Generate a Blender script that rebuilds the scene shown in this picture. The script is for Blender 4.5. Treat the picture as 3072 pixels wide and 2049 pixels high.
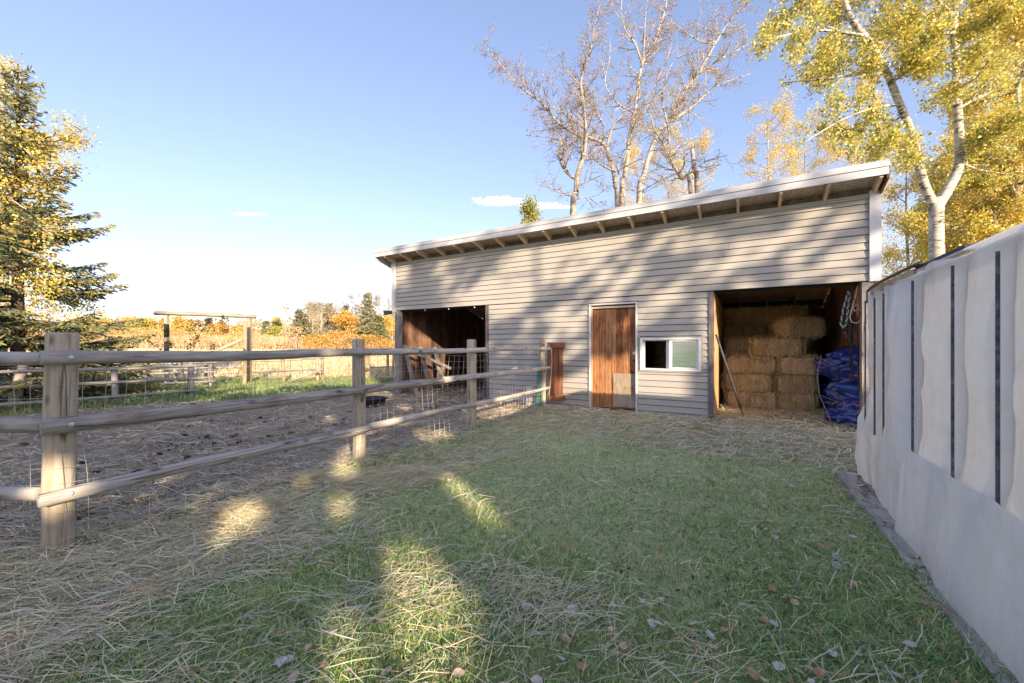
import bpy, math, random
import numpy as np
from mathutils import Vector, Matrix

for _o in list(bpy.data.objects):
    bpy.data.objects.remove(_o, do_unlink=True)
SC = bpy.context.scene
COL = SC.collection
R = math.radians

# ------------------------------------------------------------------ camera, sky, sun, exposure
F = 398.0            # focal length in pixels of the 1024 wide picture
HZ = 346.0           # picture row of the horizon
CAMZ = 1.3
cam_d = bpy.data.cameras.new('camera')
cam_d.sensor_width = 36.0
cam_d.lens = 36.0 * F / 1024.0
cam_d.shift_y = (HZ - 341.5) / 1024.0
cam_d.clip_start = 0.05
cam_d.clip_end = 6000
cam = bpy.data.objects.new('camera', cam_d)
cam.location = (0, 0, CAMZ)
cam.rotation_euler = (R(90), 0, 0)
COL.objects.link(cam)
SC.camera = cam

SUN_EL = R(17.0)
SUN_H = Vector((0.416, -0.908, 0)).normalized()       # horizontal direction towards the sun
SUN_DIR = Vector((SUN_H.x * math.cos(SUN_EL), SUN_H.y * math.cos(SUN_EL), math.sin(SUN_EL)))
sun_d = bpy.data.lights.new('sun', 'SUN')
sun_d.energy = 2.3
sun_d.angle = R(0.55)
sun_d.color = (1.0, 0.80, 0.56)
sun = bpy.data.objects.new('sun', sun_d)
sun.rotation_euler = (-SUN_DIR).to_track_quat('-Z', 'Y').to_euler()
sun.location = (6, -14, 12)
COL.objects.link(sun)

world = bpy.data.worlds.new('World')
SC.world = world
world.use_nodes = True
wn = world.node_tree
wn.nodes.clear()
w_out = wn.nodes.new('ShaderNodeOutputWorld')
w_bg = wn.nodes.new('ShaderNodeBackground')
w_sky = wn.nodes.new('ShaderNodeTexSky')
w_sky.sky_type = 'NISHITA'
w_sky.sun_disc = False
w_sky.sun_elevation = SUN_EL
w_sky.sun_rotation = math.atan2(SUN_DIR.x, SUN_DIR.y)
w_sky.altitude = 900
w_sky.air_density = 1.0
w_sky.dust_density = 3.2
w_sky.ozone_density = 2.2
w_bg.inputs['Strength'].default_value = 0.15


def W(op, a=None, b=None, c=None):
    n = wn.nodes.new('ShaderNodeMath')
    n.operation = op
    for i, v in enumerate((a, b, c)):
        if v is None:
            continue
        if isinstance(v, (int, float)):
            n.inputs[i].default_value = v
        else:
            wn.links.new(v, n.inputs[i])
    return n.outputs[0]


# small fair-weather clouds low in the north, at infinity (direction space of the sky)
w_tc = wn.nodes.new('ShaderNodeTexCoord')
w_sep = wn.nodes.new('ShaderNodeSeparateXYZ')
wn.links.new(w_tc.outputs['Generated'], w_sep.inputs[0])
w_y = W('MAXIMUM', w_sep.outputs[1], 0.02)
w_u = W('DIVIDE', w_sep.outputs[0], w_y)
w_v = W('DIVIDE', w_sep.outputs[2], w_y)
w_cmb = wn.nodes.new('ShaderNodeCombineXYZ')
wn.links.new(w_u, w_cmb.inputs[0])
wn.links.new(W('MULTIPLY', w_v, 2.2), w_cmb.inputs[1])
w_nz = wn.nodes.new('ShaderNodeTexNoise')
w_nz.inputs['Scale'].default_value = 48
w_nz.inputs['Detail'].default_value = 9
w_nz.inputs['Roughness'].default_value = 0.62
wn.links.new(w_cmb.outputs[0], w_nz.inputs['Vector'])
w_cloud = None
for cu, cv, ru, rv, amt in ((-0.030, 0.362, 0.072, 0.0150, 1.0), (0.085, 0.351, 0.072, 0.0105, 0.75), (-0.661, 0.331, 0.045, 0.0065, 0.4)):
    a = W('DIVIDE', W('SUBTRACT', w_u, cu), ru)
    dv = W('SUBTRACT', w_v, cv)
    b = W('DIVIDE', dv, rv)
    b2 = W('MULTIPLY', W('MINIMUM', b, 0.0), 1.5)     # flat cloud base, billowing top
    bb = W('ADD', W('MAXIMUM', b, 0.0), W('MULTIPLY', b2, -1.0))
    d2 = W('ADD', W('MULTIPLY', a, a), W('MULTIPLY', bb, bb))
    m = W('ADD', W('SUBTRACT', 1.0, d2), W('MULTIPLY', W('SUBTRACT', w_nz.outputs['Fac'], 0.5), 4.6))
    m = W('MULTIPLY', W('MAXIMUM', W('MINIMUM', W('MULTIPLY', m, 0.5), 1.0), 0.0), amt)
    w_cloud = m if w_cloud is None else W('MAXIMUM', w_cloud, m)
w_cloud = W('MULTIPLY', w_cloud, W('GREATER_THAN', w_sep.outputs[1], 0.05))
w_hsv = wn.nodes.new('ShaderNodeHueSaturation')
w_hsv.inputs['Saturation'].default_value = 1.06
w_hsv.inputs['Value'].default_value = 0.80
w_gam = wn.nodes.new('ShaderNodeGamma')
w_gam.inputs['Gamma'].default_value = 0.74
wn.links.new(w_sky.outputs[0], w_gam.inputs['Color'])
wn.links.new(w_gam.outputs[0], w_hsv.inputs['Color'])
w_mix = wn.nodes.new('ShaderNodeMix')
w_mix.data_type = 'RGBA'
wn.links.new(w_cloud, w_mix.inputs['Factor'])
w_tint = wn.nodes.new('ShaderNodeMix')
w_tint.data_type = 'RGBA'
w_tint.blend_type = 'MULTIPLY'
w_tint.inputs['Factor'].default_value = 1.0
wn.links.new(w_hsv.outputs[0], w_tint.inputs[6])
w_tint.inputs[7].default_value = (0.99, 0.865, 0.915, 1)
wn.links.new(w_tint.outputs[2], w_mix.inputs[6])
w_mix.inputs[7].default_value = (7.0, 6.6, 6.4, 1)
wn.links.new(w_mix.outputs[2], w_bg.inputs['Color'])
wn.links.new(w_bg.outputs[0], w_out.inputs[0])

SC.view_settings.view_transform = 'Standard'
SC.view_settings.look = 'None'
SC.view_settings.gamma = 1.0
SC.view_settings.use_curve_mapping = False
SC.view_settings.exposure = 2.12
SC.cycles.use_denoising = True
SC.cycles.max_bounces = 8
SC.cycles.diffuse_bounces = 4
SC.cycles.transparent_max_bounces = 12

# ------------------------------------------------------------------ helpers
def px(dx, dy, Y):
    """World point at depth Y seen at (dx, dy) of the 2351 px wide view of the photograph."""
    return Vector(((dx / 2.2959 - 512) / F * Y, Y, CAMZ + (HZ - dy / 2.2959) / F * Y))


class MB:
    def __init__(s):
        s.v, s.f = [], []

    def add(s, vs, fs):
        o = len(s.v)
        s.v.extend(tuple(v) for v in vs)
        s.f.extend(tuple(i + o for i in f) for f in fs)
        return s

    def box(s, x0, x1, y0, y1, z0, z1):
        vs = [(x, y, z) for z in (z0, z1) for y in (y0, y1) for x in (x0, x1)]
        return s.add(vs, [(0, 2, 3, 1), (4, 5, 7, 6), (0, 1, 5, 4), (2, 6, 7, 3), (0, 4, 6, 2), (1, 3, 7, 5)])

    def prism(s, poly, x0, x1):
        """poly: (y, z) points counter-clockwise seen from +x... extruded along x."""
        n = len(poly)
        vs = [(x0, y, z) for y, z in poly] + [(x1, y, z) for y, z in poly]
        fs = [tuple(range(n - 1, -1, -1)), tuple(range(n, 2 * n))]
        fs += [(i, (i + 1) % n, n + (i + 1) % n, n + i) for i in range(n)]
        return s.add(vs, fs)

    def bar(s, p, q, w, h, up=(0, 0, 1)):
        """rectangular bar from p to q, w wide sideways, h along up."""
        p, q = Vector(p), Vector(q)
        d = (q - p).normalized()
        sd = d.cross(Vector(up))
        if sd.length < 1e-4:
            sd = d.cross(Vector((0, 1, 0)))
        sd.normalize()
        u = sd.cross(d).normalized()
        vs = []
        for c in (p, q):
            for a, b in ((-1, -1), (1, -1), (1, 1), (-1, 1)):
                vs.append(c + sd * (a * w / 2) + u * (b * h / 2))
        return s.add(vs, [(0, 1, 2, 3), (7, 6, 5, 4), (0, 4, 5, 1), (1, 5, 6, 2), (2, 6, 7, 3), (3, 7, 4, 0)])

    def tube(s, pts, rads, n=8, cap=True, rng=None, jit=0.0):
        pts = [Vector(p) for p in pts]
        m = len(pts)
        if not isinstance(rads, (list, tuple)):
            rads = [rads] * m
        o = len(s.v)
        ref = None
        for i in range(m):
            d = (pts[min(i + 1, m - 1)] - pts[max(i - 1, 0)])
            if d.length < 1e-9:
                d = Vector((0, 0, 1))
            d.normalize()
            if ref is None:
                ref = d.cross(Vector((0, 0, 1)))
                if ref.length < 1e-3:
                    ref = Vector((1, 0, 0))
            ref = (ref - d * ref.dot(d))
            if ref.length < 1e-6:
                ref = d.orthogonal()
            ref.normalize()
            b = d.cross(ref)
            for k in range(n):
                a = 2 * math.pi * k / n
                r = rads[i] * (1 + (rng.uniform(-jit, jit) if rng else 0))
                s.v.append(tuple(pts[i] + ref * (math.cos(a) * r) + b * (math.sin(a) * r)))
        for i in range(m - 1):
            for k in range(n):
                s.f.append((o + i * n + k, o + i * n + (k + 1) % n, o + (i + 1) * n + (k + 1) % n, o + (i + 1) * n + k))
        if cap:
            s.f.append(tuple(o + k for k in range(n - 1, -1, -1)))
            s.f.append(tuple(o + (m - 1) * n + k for k in range(n)))
        return s

    def lathe(s, prof, n=20, c=(0, 0, 0)):
        """prof: list of (r, z), spun about z through c."""
        o = len(s.v)
        for r, z in prof:
            for k in range(n):
                a = 2 * math.pi * k / n
                s.v.append((c[0] + r * math.cos(a), c[1] + r * math.sin(a), c[2] + z))
        for i in range(len(prof) - 1):
            for k in range(n):
                s.f.append((o + i * n + k, o + i * n + (k + 1) % n, o + (i + 1) * n + (k + 1) % n, o + (i + 1) * n + k))
        return s

    def mesh(s, name):
        me = bpy.data.meshes.new(name)
        me.from_pydata(s.v, [], s.f)
        me.update()
        return me

    def build(s, name, mat, parent=None, smooth=False, loc=None):
        me = s.mesh(name)
        return link(name, me, mat, parent, smooth, loc)


def link(name, me, mat, parent=None, smooth=False, loc=None):
    if mat is not None:
        me.materials.append(mat)
    if smooth:
        me.polygons.foreach_set('use_smooth', [True] * len(me.polygons))
    o = bpy.data.objects.new(name, me)
    COL.objects.link(o)
    if parent is not None:
        o.parent = parent
    if loc is not None:
        o.location = loc
    return o


def tag(o, label=None, cat=None, group=None, kind=None):
    if label:
        o['label'] = label
    if cat:
        o['category'] = cat
    if group:
        o['group'] = group
    if kind:
        o['kind'] = kind
    return o


def thing(name, label, cat, loc=(0, 0, 0), rz=0.0, group=None):
    o = bpy.data.objects.new(name, None)
    o.empty_display_size = 0.2
    COL.objects.link(o)
    o.location = loc
    o.rotation_euler = (0, 0, rz)
    return tag(o, label, cat, group)


def copy_tree(o, parent=None, kids=None):
    c = o.copy()
    COL.objects.link(c)
    if parent is not None:
        c.parent = parent
    for ch in list(o.children):
        copy_tree(ch, c)
    return c


def np_mesh(name, V, Q, C=None, mat=None, parent=None, loc=None, smooth=False):
    """V (n,3), Q (m,4) quads, C (n,3) vertex colours."""
    me = bpy.data.meshes.new(name)
    n, m = len(V), len(Q)
    k = Q.shape[1]
    me.vertices.add(n)
    me.vertices.foreach_set('co', np.ascontiguousarray(V, dtype=np.float32).ravel())
    me.loops.add(m * k)
    me.loops.foreach_set('vertex_index', np.ascontiguousarray(Q, dtype=np.int32).ravel())
    me.polygons.add(m)
    me.polygons.foreach_set('loop_start', np.arange(0, m * k, k, dtype=np.int32))
    me.update(calc_edges=True)
    if C is not None:
        at = me.attributes.new('Col', 'FLOAT_COLOR', 'POINT')
        cc = np.ones((n, 4), dtype=np.float32)
        cc[:, :3] = C
        at.data.foreach_set('color', cc.ravel())
    return link(name, me, mat, parent, smooth, loc)


def _hash(ix, iy, seed):
    h = (ix * 374761393 + iy * 668265263 + seed * 974634777) & 0xFFFFFFFF
    h = ((h ^ (h >> 13)) * 1274126177) & 0xFFFFFFFF
    h = (h ^ (h >> 16)) & 0xFFFFFF
    return h.astype(np.float64) / float(0xFFFFFF)


def vn(x, y, scale=1.0, seed=0):
    """value noise in 0..1"""
    x = np.asarray(x, dtype=np.float64) * scale
    y = np.asarray(y, dtype=np.float64) * scale
    ix, iy = np.floor(x).astype(np.int64), np.floor(y).astype(np.int64)
    fx, fy = x - ix, y - iy
    fx, fy = fx * fx * (3 - 2 * fx), fy * fy * (3 - 2 * fy)
    a, b = _hash(ix, iy, seed), _hash(ix + 1, iy, seed)
    c, d = _hash(ix, iy + 1, seed), _hash(ix + 1, iy + 1, seed)
    return (a * (1 - fx) + b * fx) * (1 - fy) + (c * (1 - fx) + d * fx) * fy


def fbm(x, y, scale=1.0, seed=0, oct=4):
    s, a, t = 0, 1.0, 0
    for i in range(oct):
        s = s + a * vn(x, y, scale * 2 ** i, seed + i * 17)
        t += a
        a *= 0.5
    return s / t


def sstep(a, b, x):
    t = np.clip((np.asarray(x, dtype=np.float64) - a) / (b - a), 0, 1)
    return t * t * (3 - 2 * t)


def strands(P, D, L, w, C, rs, lift=0.0, curve=0.15, taper=0.7, up=None):
    """Thin two-quad strips: start P (n,3), unit direction D (n,3), length L (n), width w (n), colour C (n,3)."""
    n = len(P)
    D = D / np.maximum(np.linalg.norm(D, axis=1, keepdims=True), 1e-9)
    if up is None:
        up = rs.normal(size=(n, 3))
    S = np.cross(D, up)
    S /= np.maximum(np.linalg.norm(S, axis=1, keepdims=True), 1e-9)
    bend = rs.normal(size=(n, 3)) * curve
    Lc = L[:, None]
    wc = w[:, None]
    M = P + D * Lc * 0.5 + bend * Lc * 0.35
    E = P + D * Lc + bend * Lc * 0.2
    M[:, 2] += lift * L
    V = np.empty((n, 6, 3))
    V[:, 0], V[:, 1] = P - S * wc / 2, P + S * wc / 2
    V[:, 2], V[:, 3] = M - S * wc / 2 * 0.95, M + S * wc / 2 * 0.95
    V[:, 4], V[:, 5] = E - S * wc / 2 * (1 - taper), E + S * wc / 2 * (1 - taper)
    b = np.arange(n)[:, None] * 6
    Q = np.concatenate([b + np.array([[0, 1, 3, 2]]), b + np.array([[2, 3, 5, 4]])])
    return V.reshape(-1, 3), Q, np.repeat(C, 6, axis=0)


def leaf_quads(P, size, C, rs, aspect=0.75, flat=None):
    """Rhombic leaf faces at P (n,3) with random tilt; size (n)."""
    n = len(P)
    A = rs.normal(size=(n, 3))
    A /= np.linalg.norm(A, axis=1, keepdims=True)
    B = rs.normal(size=(n, 3))
    if flat is not None:
        B = B * (1 - flat) + np.array([0, 0, 1.0]) * flat * 2
        A[:, 2] *= (1 - flat)
        A /= np.linalg.norm(A, axis=1, keepdims=True)
    B = np.cross(A, B)
    B /= np.maximum(np.linalg.norm(B, axis=1, keepdims=True), 1e-9)
    s = size[:, None]
    V = np.empty((n, 4, 3))
    V[:, 0] = P - A * s * 0.5
    V[:, 1] = P + B * s * 0.5 * aspect
    V[:, 2] = P + A * s * 0.5
    V[:, 3] = P - B * s * 0.5 * aspect
    Q = np.arange(n)[:, None] * 4 + np.arange(4)[None, :]
    return V.reshape(-1, 3), Q, np.repeat(C, 4, axis=0)


def pal(rs, n, cols, wts=None, var=0.18):
    cols = np.array(cols, dtype=np.float64)
    w = np.array(wts if wts is not None else [1] * len(cols), dtype=np.float64)
    c = cols[rs.choice(len(cols), n, p=w / w.sum())]
    return np.clip(c * (1 + rs.normal(size=(n, 1)) * var) * (1 + rs.normal(size=(n, 3)) * var * 0.25), 0.004, 0.95)


def cat3(parts):
    V, Q, C, o = [], [], [], 0
    for v, q, c in parts:
        V.append(v)
        Q.append(q + o)
        C.append(c)
        o += len(v)
    return np.concatenate(V), np.concatenate(Q), np.concatenate(C)


# ------------------------------------------------------------------ materials
def newmat(name):
    m = bpy.data.materials.new(name)
    m.use_nodes = True
    nt = m.node_tree
    nt.nodes.clear()
    out = nt.nodes.new('ShaderNodeOutputMaterial')
    return m, nt, out


def nd(nt, typ, _props=None, **kw):
    n = nt.nodes.new(typ)
    for k, v in (_props or {}).items():
        setattr(n, k, v)
    for k, v in kw.items():
        k = k.replace('_', ' ')
        sock = n.inputs[int(k)] if k.isdigit() else n.inputs[k]
        if hasattr(v, 'is_output') or isinstance(v, bpy.types.NodeSocket):
            nt.links.new(v, sock)
        else:
            sock.default_value = v
    return n


def rgba(c):
    return (c[0], c[1], c[2], 1.0)


def ramp(nt, fac, stops):
    n = nt.nodes.new('ShaderNodeValToRGB')
    e = n.color_ramp.elements
    while len(e) < len(stops):
        e.new(0.5)
    for i, (p, c) in enumerate(stops):
        e[i].position = p
        e[i].color = rgba(c) if len(c) == 3 else c
    nt.links.new(fac, n.inputs[0])
    return n.outputs[0]


def wood(name, stops, axis=2, stretch=26, scale=5, rough=0.8, bump=0.35, cracks=0.0):
    """Grained timber; axis = grain direction in object space; each board gets its own offset (Object Info random)."""
    m, nt, out = newmat(name)
    tc = nd(nt, 'ShaderNodeTexCoord')
    oi = nd(nt, 'ShaderNodeObjectInfo')
    add = nd(nt, 'ShaderNodeVectorMath', {'operation': 'ADD'})
    nt.links.new(tc.outputs['Object'], add.inputs[0])
    sc = nd(nt, 'ShaderNodeMath', {'operation': 'MULTIPLY'})
    nt.links.new(oi.outputs['Random'], sc.inputs[0])
    sc.inputs[1].default_value = 37.0
    nt.links.new(sc.outputs[0], add.inputs[1])
    mp = nd(nt, 'ShaderNodeMapping')
    s = [scale * stretch / 6] * 3
    s[axis] = scale * 0.35
    mp.inputs['Scale'].default_value = s
    nt.links.new(add.outputs[0], mp.inputs['Vector'])
    nz = nd(nt, 'ShaderNodeTexNoise', Scale=1.6, Detail=8.0, Roughness=0.65, Distortion=0.6)
    nt.links.new(mp.outputs[0], nz.inputs['Vector'])
    big = nd(nt, 'ShaderNodeTexNoise', Scale=2.2, Detail=3.0)
    nt.links.new(add.outputs[0], big.inputs['Vector'])
    mixf = nd(nt, 'ShaderNodeMath', {'operation': 'MULTIPLY_ADD'})
    nt.links.new(big.outputs['Fac'], mixf.inputs[0])
    mixf.inputs[1].default_value = 0.55
    mf2 = nd(nt, 'ShaderNodeMath', {'operation': 'MULTIPLY'})
    nt.links.new(nz.outputs['Fac'], mf2.inputs[0])
    mf2.inputs[1].default_value = 0.75
    nt.links.new(mf2.outputs[0], mixf.inputs[2])
    rnd = nd(nt, 'ShaderNodeMath', {'operation': 'MULTIPLY_ADD'})
    nt.links.new(oi.outputs['Random'], rnd.inputs[0])
    rnd.inputs[1].default_value = 0.16
    rnd.inputs[2].default_value = -0.20
    sm = nd(nt, 'ShaderNodeMath', {'operation': 'ADD'})
    nt.links.new(mixf.outputs[0], sm.inputs[0])
    nt.links.new(rnd.outputs[0], sm.inputs[1])
    col = ramp(nt, sm.outputs[0], stops)
    hgt = nz.outputs['Fac']
    if cracks:
        # drying cracks along the grain and dark knots
        mc = nd(nt, 'ShaderNodeMapping')
        sc_ = [9.0 * cracks] * 3
        sc_[axis] = 0.55
        mc.inputs['Scale'].default_value = sc_
        nt.links.new(add.outputs[0], mc.inputs['Vector'])
        cn = nd(nt, 'ShaderNodeTexNoise', Scale=1.0, Detail=3.0, Roughness=0.5)
        nt.links.new(mc.outputs[0], cn.inputs['Vector'])
        ca = nd(nt, 'ShaderNodeMath', {'operation': 'SUBTRACT'})
        nt.links.new(cn.outputs['Fac'], ca.inputs[0])
        ca.inputs[1].default_value = 0.5
        cb = nd(nt, 'ShaderNodeMath', {'operation': 'ABSOLUTE'})
        nt.links.new(ca.outputs[0], cb.inputs[0])
        cr = nd(nt, 'ShaderNodeMapRange')
        nt.links.new(cb.outputs[0], cr.inputs[0])
        cr.inputs[1].default_value, cr.inputs[2].default_value = 0.0, 0.016
        cr.inputs[3].default_value, cr.inputs[4].default_value = 0.75, 0.0
        mk_ = nd(nt, 'ShaderNodeMapping')
        sk_ = [6.5] * 3
        sk_[axis] = 3.2
        mk_.inputs['Scale'].default_value = sk_
        nt.links.new(add.outputs[0], mk_.inputs['Vector'])
        vo = nd(nt, 'ShaderNodeTexVoronoi', Scale=1.0)
        nt.links.new(mk_.outputs[0], vo.inputs['Vector'])
        kr = nd(nt, 'ShaderNodeMapRange')
        nt.links.new(vo.outputs['Distance'], kr.inputs[0])
        kr.inputs[1].default_value, kr.inputs[2].default_value = 0.07, 0.17
        kr.inputs[3].default_value, kr.inputs[4].default_value = 0.8, 0.0
        mxm = nd(nt, 'ShaderNodeMath', {'operation': 'MAXIMUM'})
        nt.links.new(cr.outputs[0], mxm.inputs[0])
        nt.links.new(kr.outputs[0], mxm.inputs[1])
        mx = nd(nt, 'ShaderNodeMix', {'data_type': 'RGBA'})
        nt.links.new(mxm.outputs[0], mx.inputs['Factor'])
        nt.links.new(col, mx.inputs[6])
        mx.inputs[7].default_value = rgba([c * 0.55 for c in stops[0][1]])
        col = mx.outputs[2]
        hs = nd(nt, 'ShaderNodeMath', {'operation': 'SUBTRACT'})
        nt.links.new(nz.outputs['Fac'], hs.inputs[0])
        nt.links.new(mxm.outputs[0], hs.inputs[1])
        hgt = hs.outputs[0]
    bs = nd(nt, 'ShaderNodeBsdfPrincipled', Roughness=rough)
    bs.inputs['Specular IOR Level'].default_value = 0.3
    nt.links.new(col, bs.inputs['Base Color'])
    bp = nd(nt, 'ShaderNodeBump', Strength=bump, Distance=0.008)
    nt.links.new(hgt, bp.inputs['Height'])
    nt.links.new(bp.outputs[0], bs.inputs['Normal'])
    nt.links.new(bs.outputs[0], out.inputs[0])
    return m


def plain(name, c, rough=0.6, var=0.12, scale=6.0, spec=0.4, bump=0.0, metal=0.0, dirt=None, dirt_amt=0.5):
    m, nt, out = newmat(name)
    tc = nd(nt, 'ShaderNodeTexCoord')
    nz = nd(nt, 'ShaderNodeTexNoise', Scale=scale, Detail=6.0, Roughness=0.6)
    nt.links.new(tc.outputs['Object'], nz.inputs['Vector'])
    a = [max(0, x * (1 - var)) for x in c]
    b = [min(0.95, x * (1 + var)) for x in c]
    col = ramp(nt, nz.outputs['Fac'], [(0.3, a), (0.7, b)])
    if dirt is not None:
        nz2 = nd(nt, 'ShaderNodeTexNoise', Scale=scale * 0.4, Detail=9.0, Roughness=0.7)
        nt.links.new(tc.outputs['Object'], nz2.inputs['Vector'])
        f = nd(nt, 'ShaderNodeMapRange')
        nt.links.new(nz2.outputs['Fac'], f.inputs[0])
        f.inputs[1].default_value, f.inputs[2].default_value = 0.5, 0.75
        f.inputs[4].default_value = dirt_amt
        mx = nd(nt, 'ShaderNodeMix', {'data_type': 'RGBA'})
        nt.links.new(f.outputs[0], mx.inputs['Factor'])
        nt.links.new(col, mx.inputs[6])
        mx.inputs[7].default_value = rgba(dirt)
        col = mx.outputs[2]
    bs = nd(nt, 'ShaderNodeBsdfPrincipled', Roughness=rough, Metallic=metal)
    bs.inputs['Specular IOR Level'].default_value = spec
    nt.links.new(col, bs.inputs['Base Color'])
    if bump:
        bp = nd(nt, 'ShaderNodeBump', Strength=bump, Distance=0.01)
        nt.links.new(nz.outputs['Fac'], bp.inputs['Height'])
        nt.links.new(bp.outputs[0], bs.inputs['Normal'])
    nt.links.new(bs.outputs[0], out.inputs[0])
    return m


def leafmat(name, trans=0.4, gloss=0.04, boost=1.0):
    """Colour from the leaf's own attribute; part of the light passes through."""
    m, nt, out = newmat(name)
    at = nd(nt, 'ShaderNodeAttribute', {'attribute_name': 'Col'})
    df = nd(nt, 'ShaderNodeBsdfDiffuse', Roughness=0.5)
    tr = nd(nt, 'ShaderNodeBsdfTranslucent')
    nt.links.new(at.outputs['Color'], df.inputs['Color'])
    nt.links.new(at.outputs['Color'], tr.inputs['Color'])
    mx = nd(nt, 'ShaderNodeMixShader')
    mx.inputs[0].default_value = trans
    nt.links.new(df.outputs[0], mx.inputs[1])
    nt.links.new(tr.outputs[0], mx.inputs[2])
    gl = nd(nt, 'ShaderNodeBsdfGlossy', Roughness=0.45)
    m2 = nd(nt, 'ShaderNodeMixShader')
    m2.inputs[0].default_value = gloss
    nt.links.new(mx.outputs[0], m2.inputs[1])
    nt.links.new(gl.outputs[0], m2.inputs[2])
    nt.links.new(m2.outputs[0], out.inputs[0])
    return m


def bark(name, pale, dark, horiz=True, amt=0.62, scale=7.0, low=None):
    """Aspen / poplar bark: pale skin with dark lenticel bands and scars."""
    m, nt, out = newmat(name)
    tc = nd(nt, 'ShaderNodeTexCoord')
    mp = nd(nt, 'ShaderNodeMapping')
    mp.inputs['Scale'].default_value = (scale * 0.5, scale * 0.5, scale * (2.2 if horiz else 0.5))
    nt.links.new(tc.outputs['Object'], mp.inputs['Vector'])
    nz = nd(nt, 'ShaderNodeTexNoise', Scale=1.5, Detail=7.0, Roughness=0.7, Distortion=0.8)
    nt.links.new(mp.outputs[0], nz.inputs['Vector'])
    n2 = nd(nt, 'ShaderNodeTexNoise', Scale=3.0, Detail=4.0)
    nt.links.new(tc.outputs['Object'], n2.inputs['Vector'])
    sm = nd(nt, 'ShaderNodeMath', {'operation': 'MULTIPLY_ADD'})
    nt.links.new(n2.outputs['Fac'], sm.inputs[0])
    sm.inputs[1].default_value = 0.45
    nt.links.new(nz.outputs['Fac'], sm.inputs[2])
    mid = [a * 0.6 + b * 0.4 for a, b in zip(pale, dark)]
    col = ramp(nt, sm.outputs[0], [(amt - 0.06, pale), (amt + 0.08, [p * 0.8 for p in pale]), (amt + 0.16, mid), (amt + 0.22, dark)])
    bs = nd(nt, 'ShaderNodeBsdfPrincipled', Roughness=0.75)
    bs.inputs['Specular IOR Level'].default_value = 0.25
    nt.links.new(col, bs.inputs['Base Color'])
    bp = nd(nt, 'ShaderNodeBump', Strength=0.5, Distance=0.02)
    nt.links.new(sm.outputs[0], bp.inputs['Height'])
    nt.links.new(bp.outputs[0], bs.inputs['Normal'])
    nt.links.new(bs.outputs[0], out.inputs[0])
    return m


M = {}
M['rail'] = wood('weathered_rail', [(0.26, (0.10, 0.088, 0.08)), (0.40, (0.27, 0.245, 0.225)), (0.56, (0.44, 0.41, 0.38)), (0.8, (0.58, 0.55, 0.51))], axis=0, stretch=24, bump=0.8, cracks=1.0)
M['post'] = wood('weathered_post', [(0.27, (0.085, 0.062, 0.043)), (0.40, (0.30, 0.235, 0.165)), (0.54, (0.46, 0.39, 0.30)), (0.8, (0.60, 0.55, 0.46))], axis=2, stretch=28, bump=0.9, cracks=0.9)
M['greypost'] = wood('grey_timber', [(0.25, (0.09, 0.085, 0.085)), (0.5, (0.23, 0.22, 0.21)), (0.8, (0.40, 0.385, 0.37))], axis=2, stretch=20, bump=0.6, cracks=1.0)
M['greyrail'] = wood('grey_pole', [(0.25, (0.11, 0.105, 0.105)), (0.5, (0.27, 0.26, 0.255)), (0.8, (0.44, 0.43, 0.42))], axis=0, stretch=14, bump=0.4)
M['tanpost'] = wood('tan_post', [(0.25, (0.17, 0.12, 0.075)), (0.5, (0.36, 0.27, 0.17)), (0.8, (0.55, 0.45, 0.32))], axis=2, bump=0.4)
M['tanrail'] = wood('tan_beam', [(0.25, (0.22, 0.18, 0.11)), (0.5, (0.40, 0.35, 0.24)), (0.8, (0.54, 0.49, 0.37))], axis=0, bump=0.4)
M['door'] = wood('stained_cedar_plank', [(0.27, (0.06, 0.022, 0.010)), (0.42, (0.22, 0.085, 0.034)), (0.58, (0.42, 0.19, 0.08)), (0.85, (0.54, 0.31, 0.17))], axis=2, stretch=22, bump=0.5, cracks=0.8)
M['gate'] = wood('red_brown_timber', [(0.25, (0.075, 0.03, 0.018)), (0.5, (0.18, 0.075, 0.043)), (0.8, (0.32, 0.16, 0.10))], axis=2, bump=0.4)
M['barnboard'] = wood('dark_barn_board', [(0.25, (0.022, 0.014, 0.012)), (0.42, (0.085, 0.05, 0.038)), (0.6, (0.19, 0.105, 0.068)), (0.85, (0.34, 0.22, 0.155))], axis=2, stretch=16, bump=0.6)
M['ply'] = wood('old_plywood', [(0.25, (0.24, 0.17, 0.11)), (0.5, (0.42, 0.33, 0.24)), (0.8, (0.55, 0.46, 0.36))], axis=2, stretch=9, bump=0.2)
M['jamb'] = wood('jamb_plywood', [(0.25, (0.30, 0.15, 0.06)), (0.5, (0.58, 0.33, 0.15)), (0.8, (0.70, 0.46, 0.24))], axis=2, stretch=9, bump=0.2)
M['purplewood'] = wood('timber_post', [(0.25, (0.05, 0.04, 0.045)), (0.5, (0.12, 0.095, 0.10)), (0.8, (0.24, 0.20, 0.20))], axis=2, bump=0.3)
M['rafter'] = wood('rafter_timber', [(0.25, (0.42, 0.31, 0.2)), (0.5, (0.62, 0.48, 0.33)), (0.8, (0.74, 0.61, 0.45))], axis=1, bump=0.2)
M['osb'] = plain('roof_sheathing', (0.55, 0.44, 0.34), 0.9, var=0.4, scale=26, bump=0.2)
M['eaveshade'] = plain('eave_shade_timber', (0.20, 0.155, 0.115), 0.9, var=0.4, scale=14)  # brown darkened to stand in for the shade between the rafters
M['dark'] = plain('dark_backing', (0.03, 0.024, 0.02), 0.95)
M['whitetrim'] = plain('white_trim', (0.66, 0.67, 0.70), 0.45, var=0.05, dirt=(0.34, 0.33, 0.32), dirt_amt=0.35)
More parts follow.
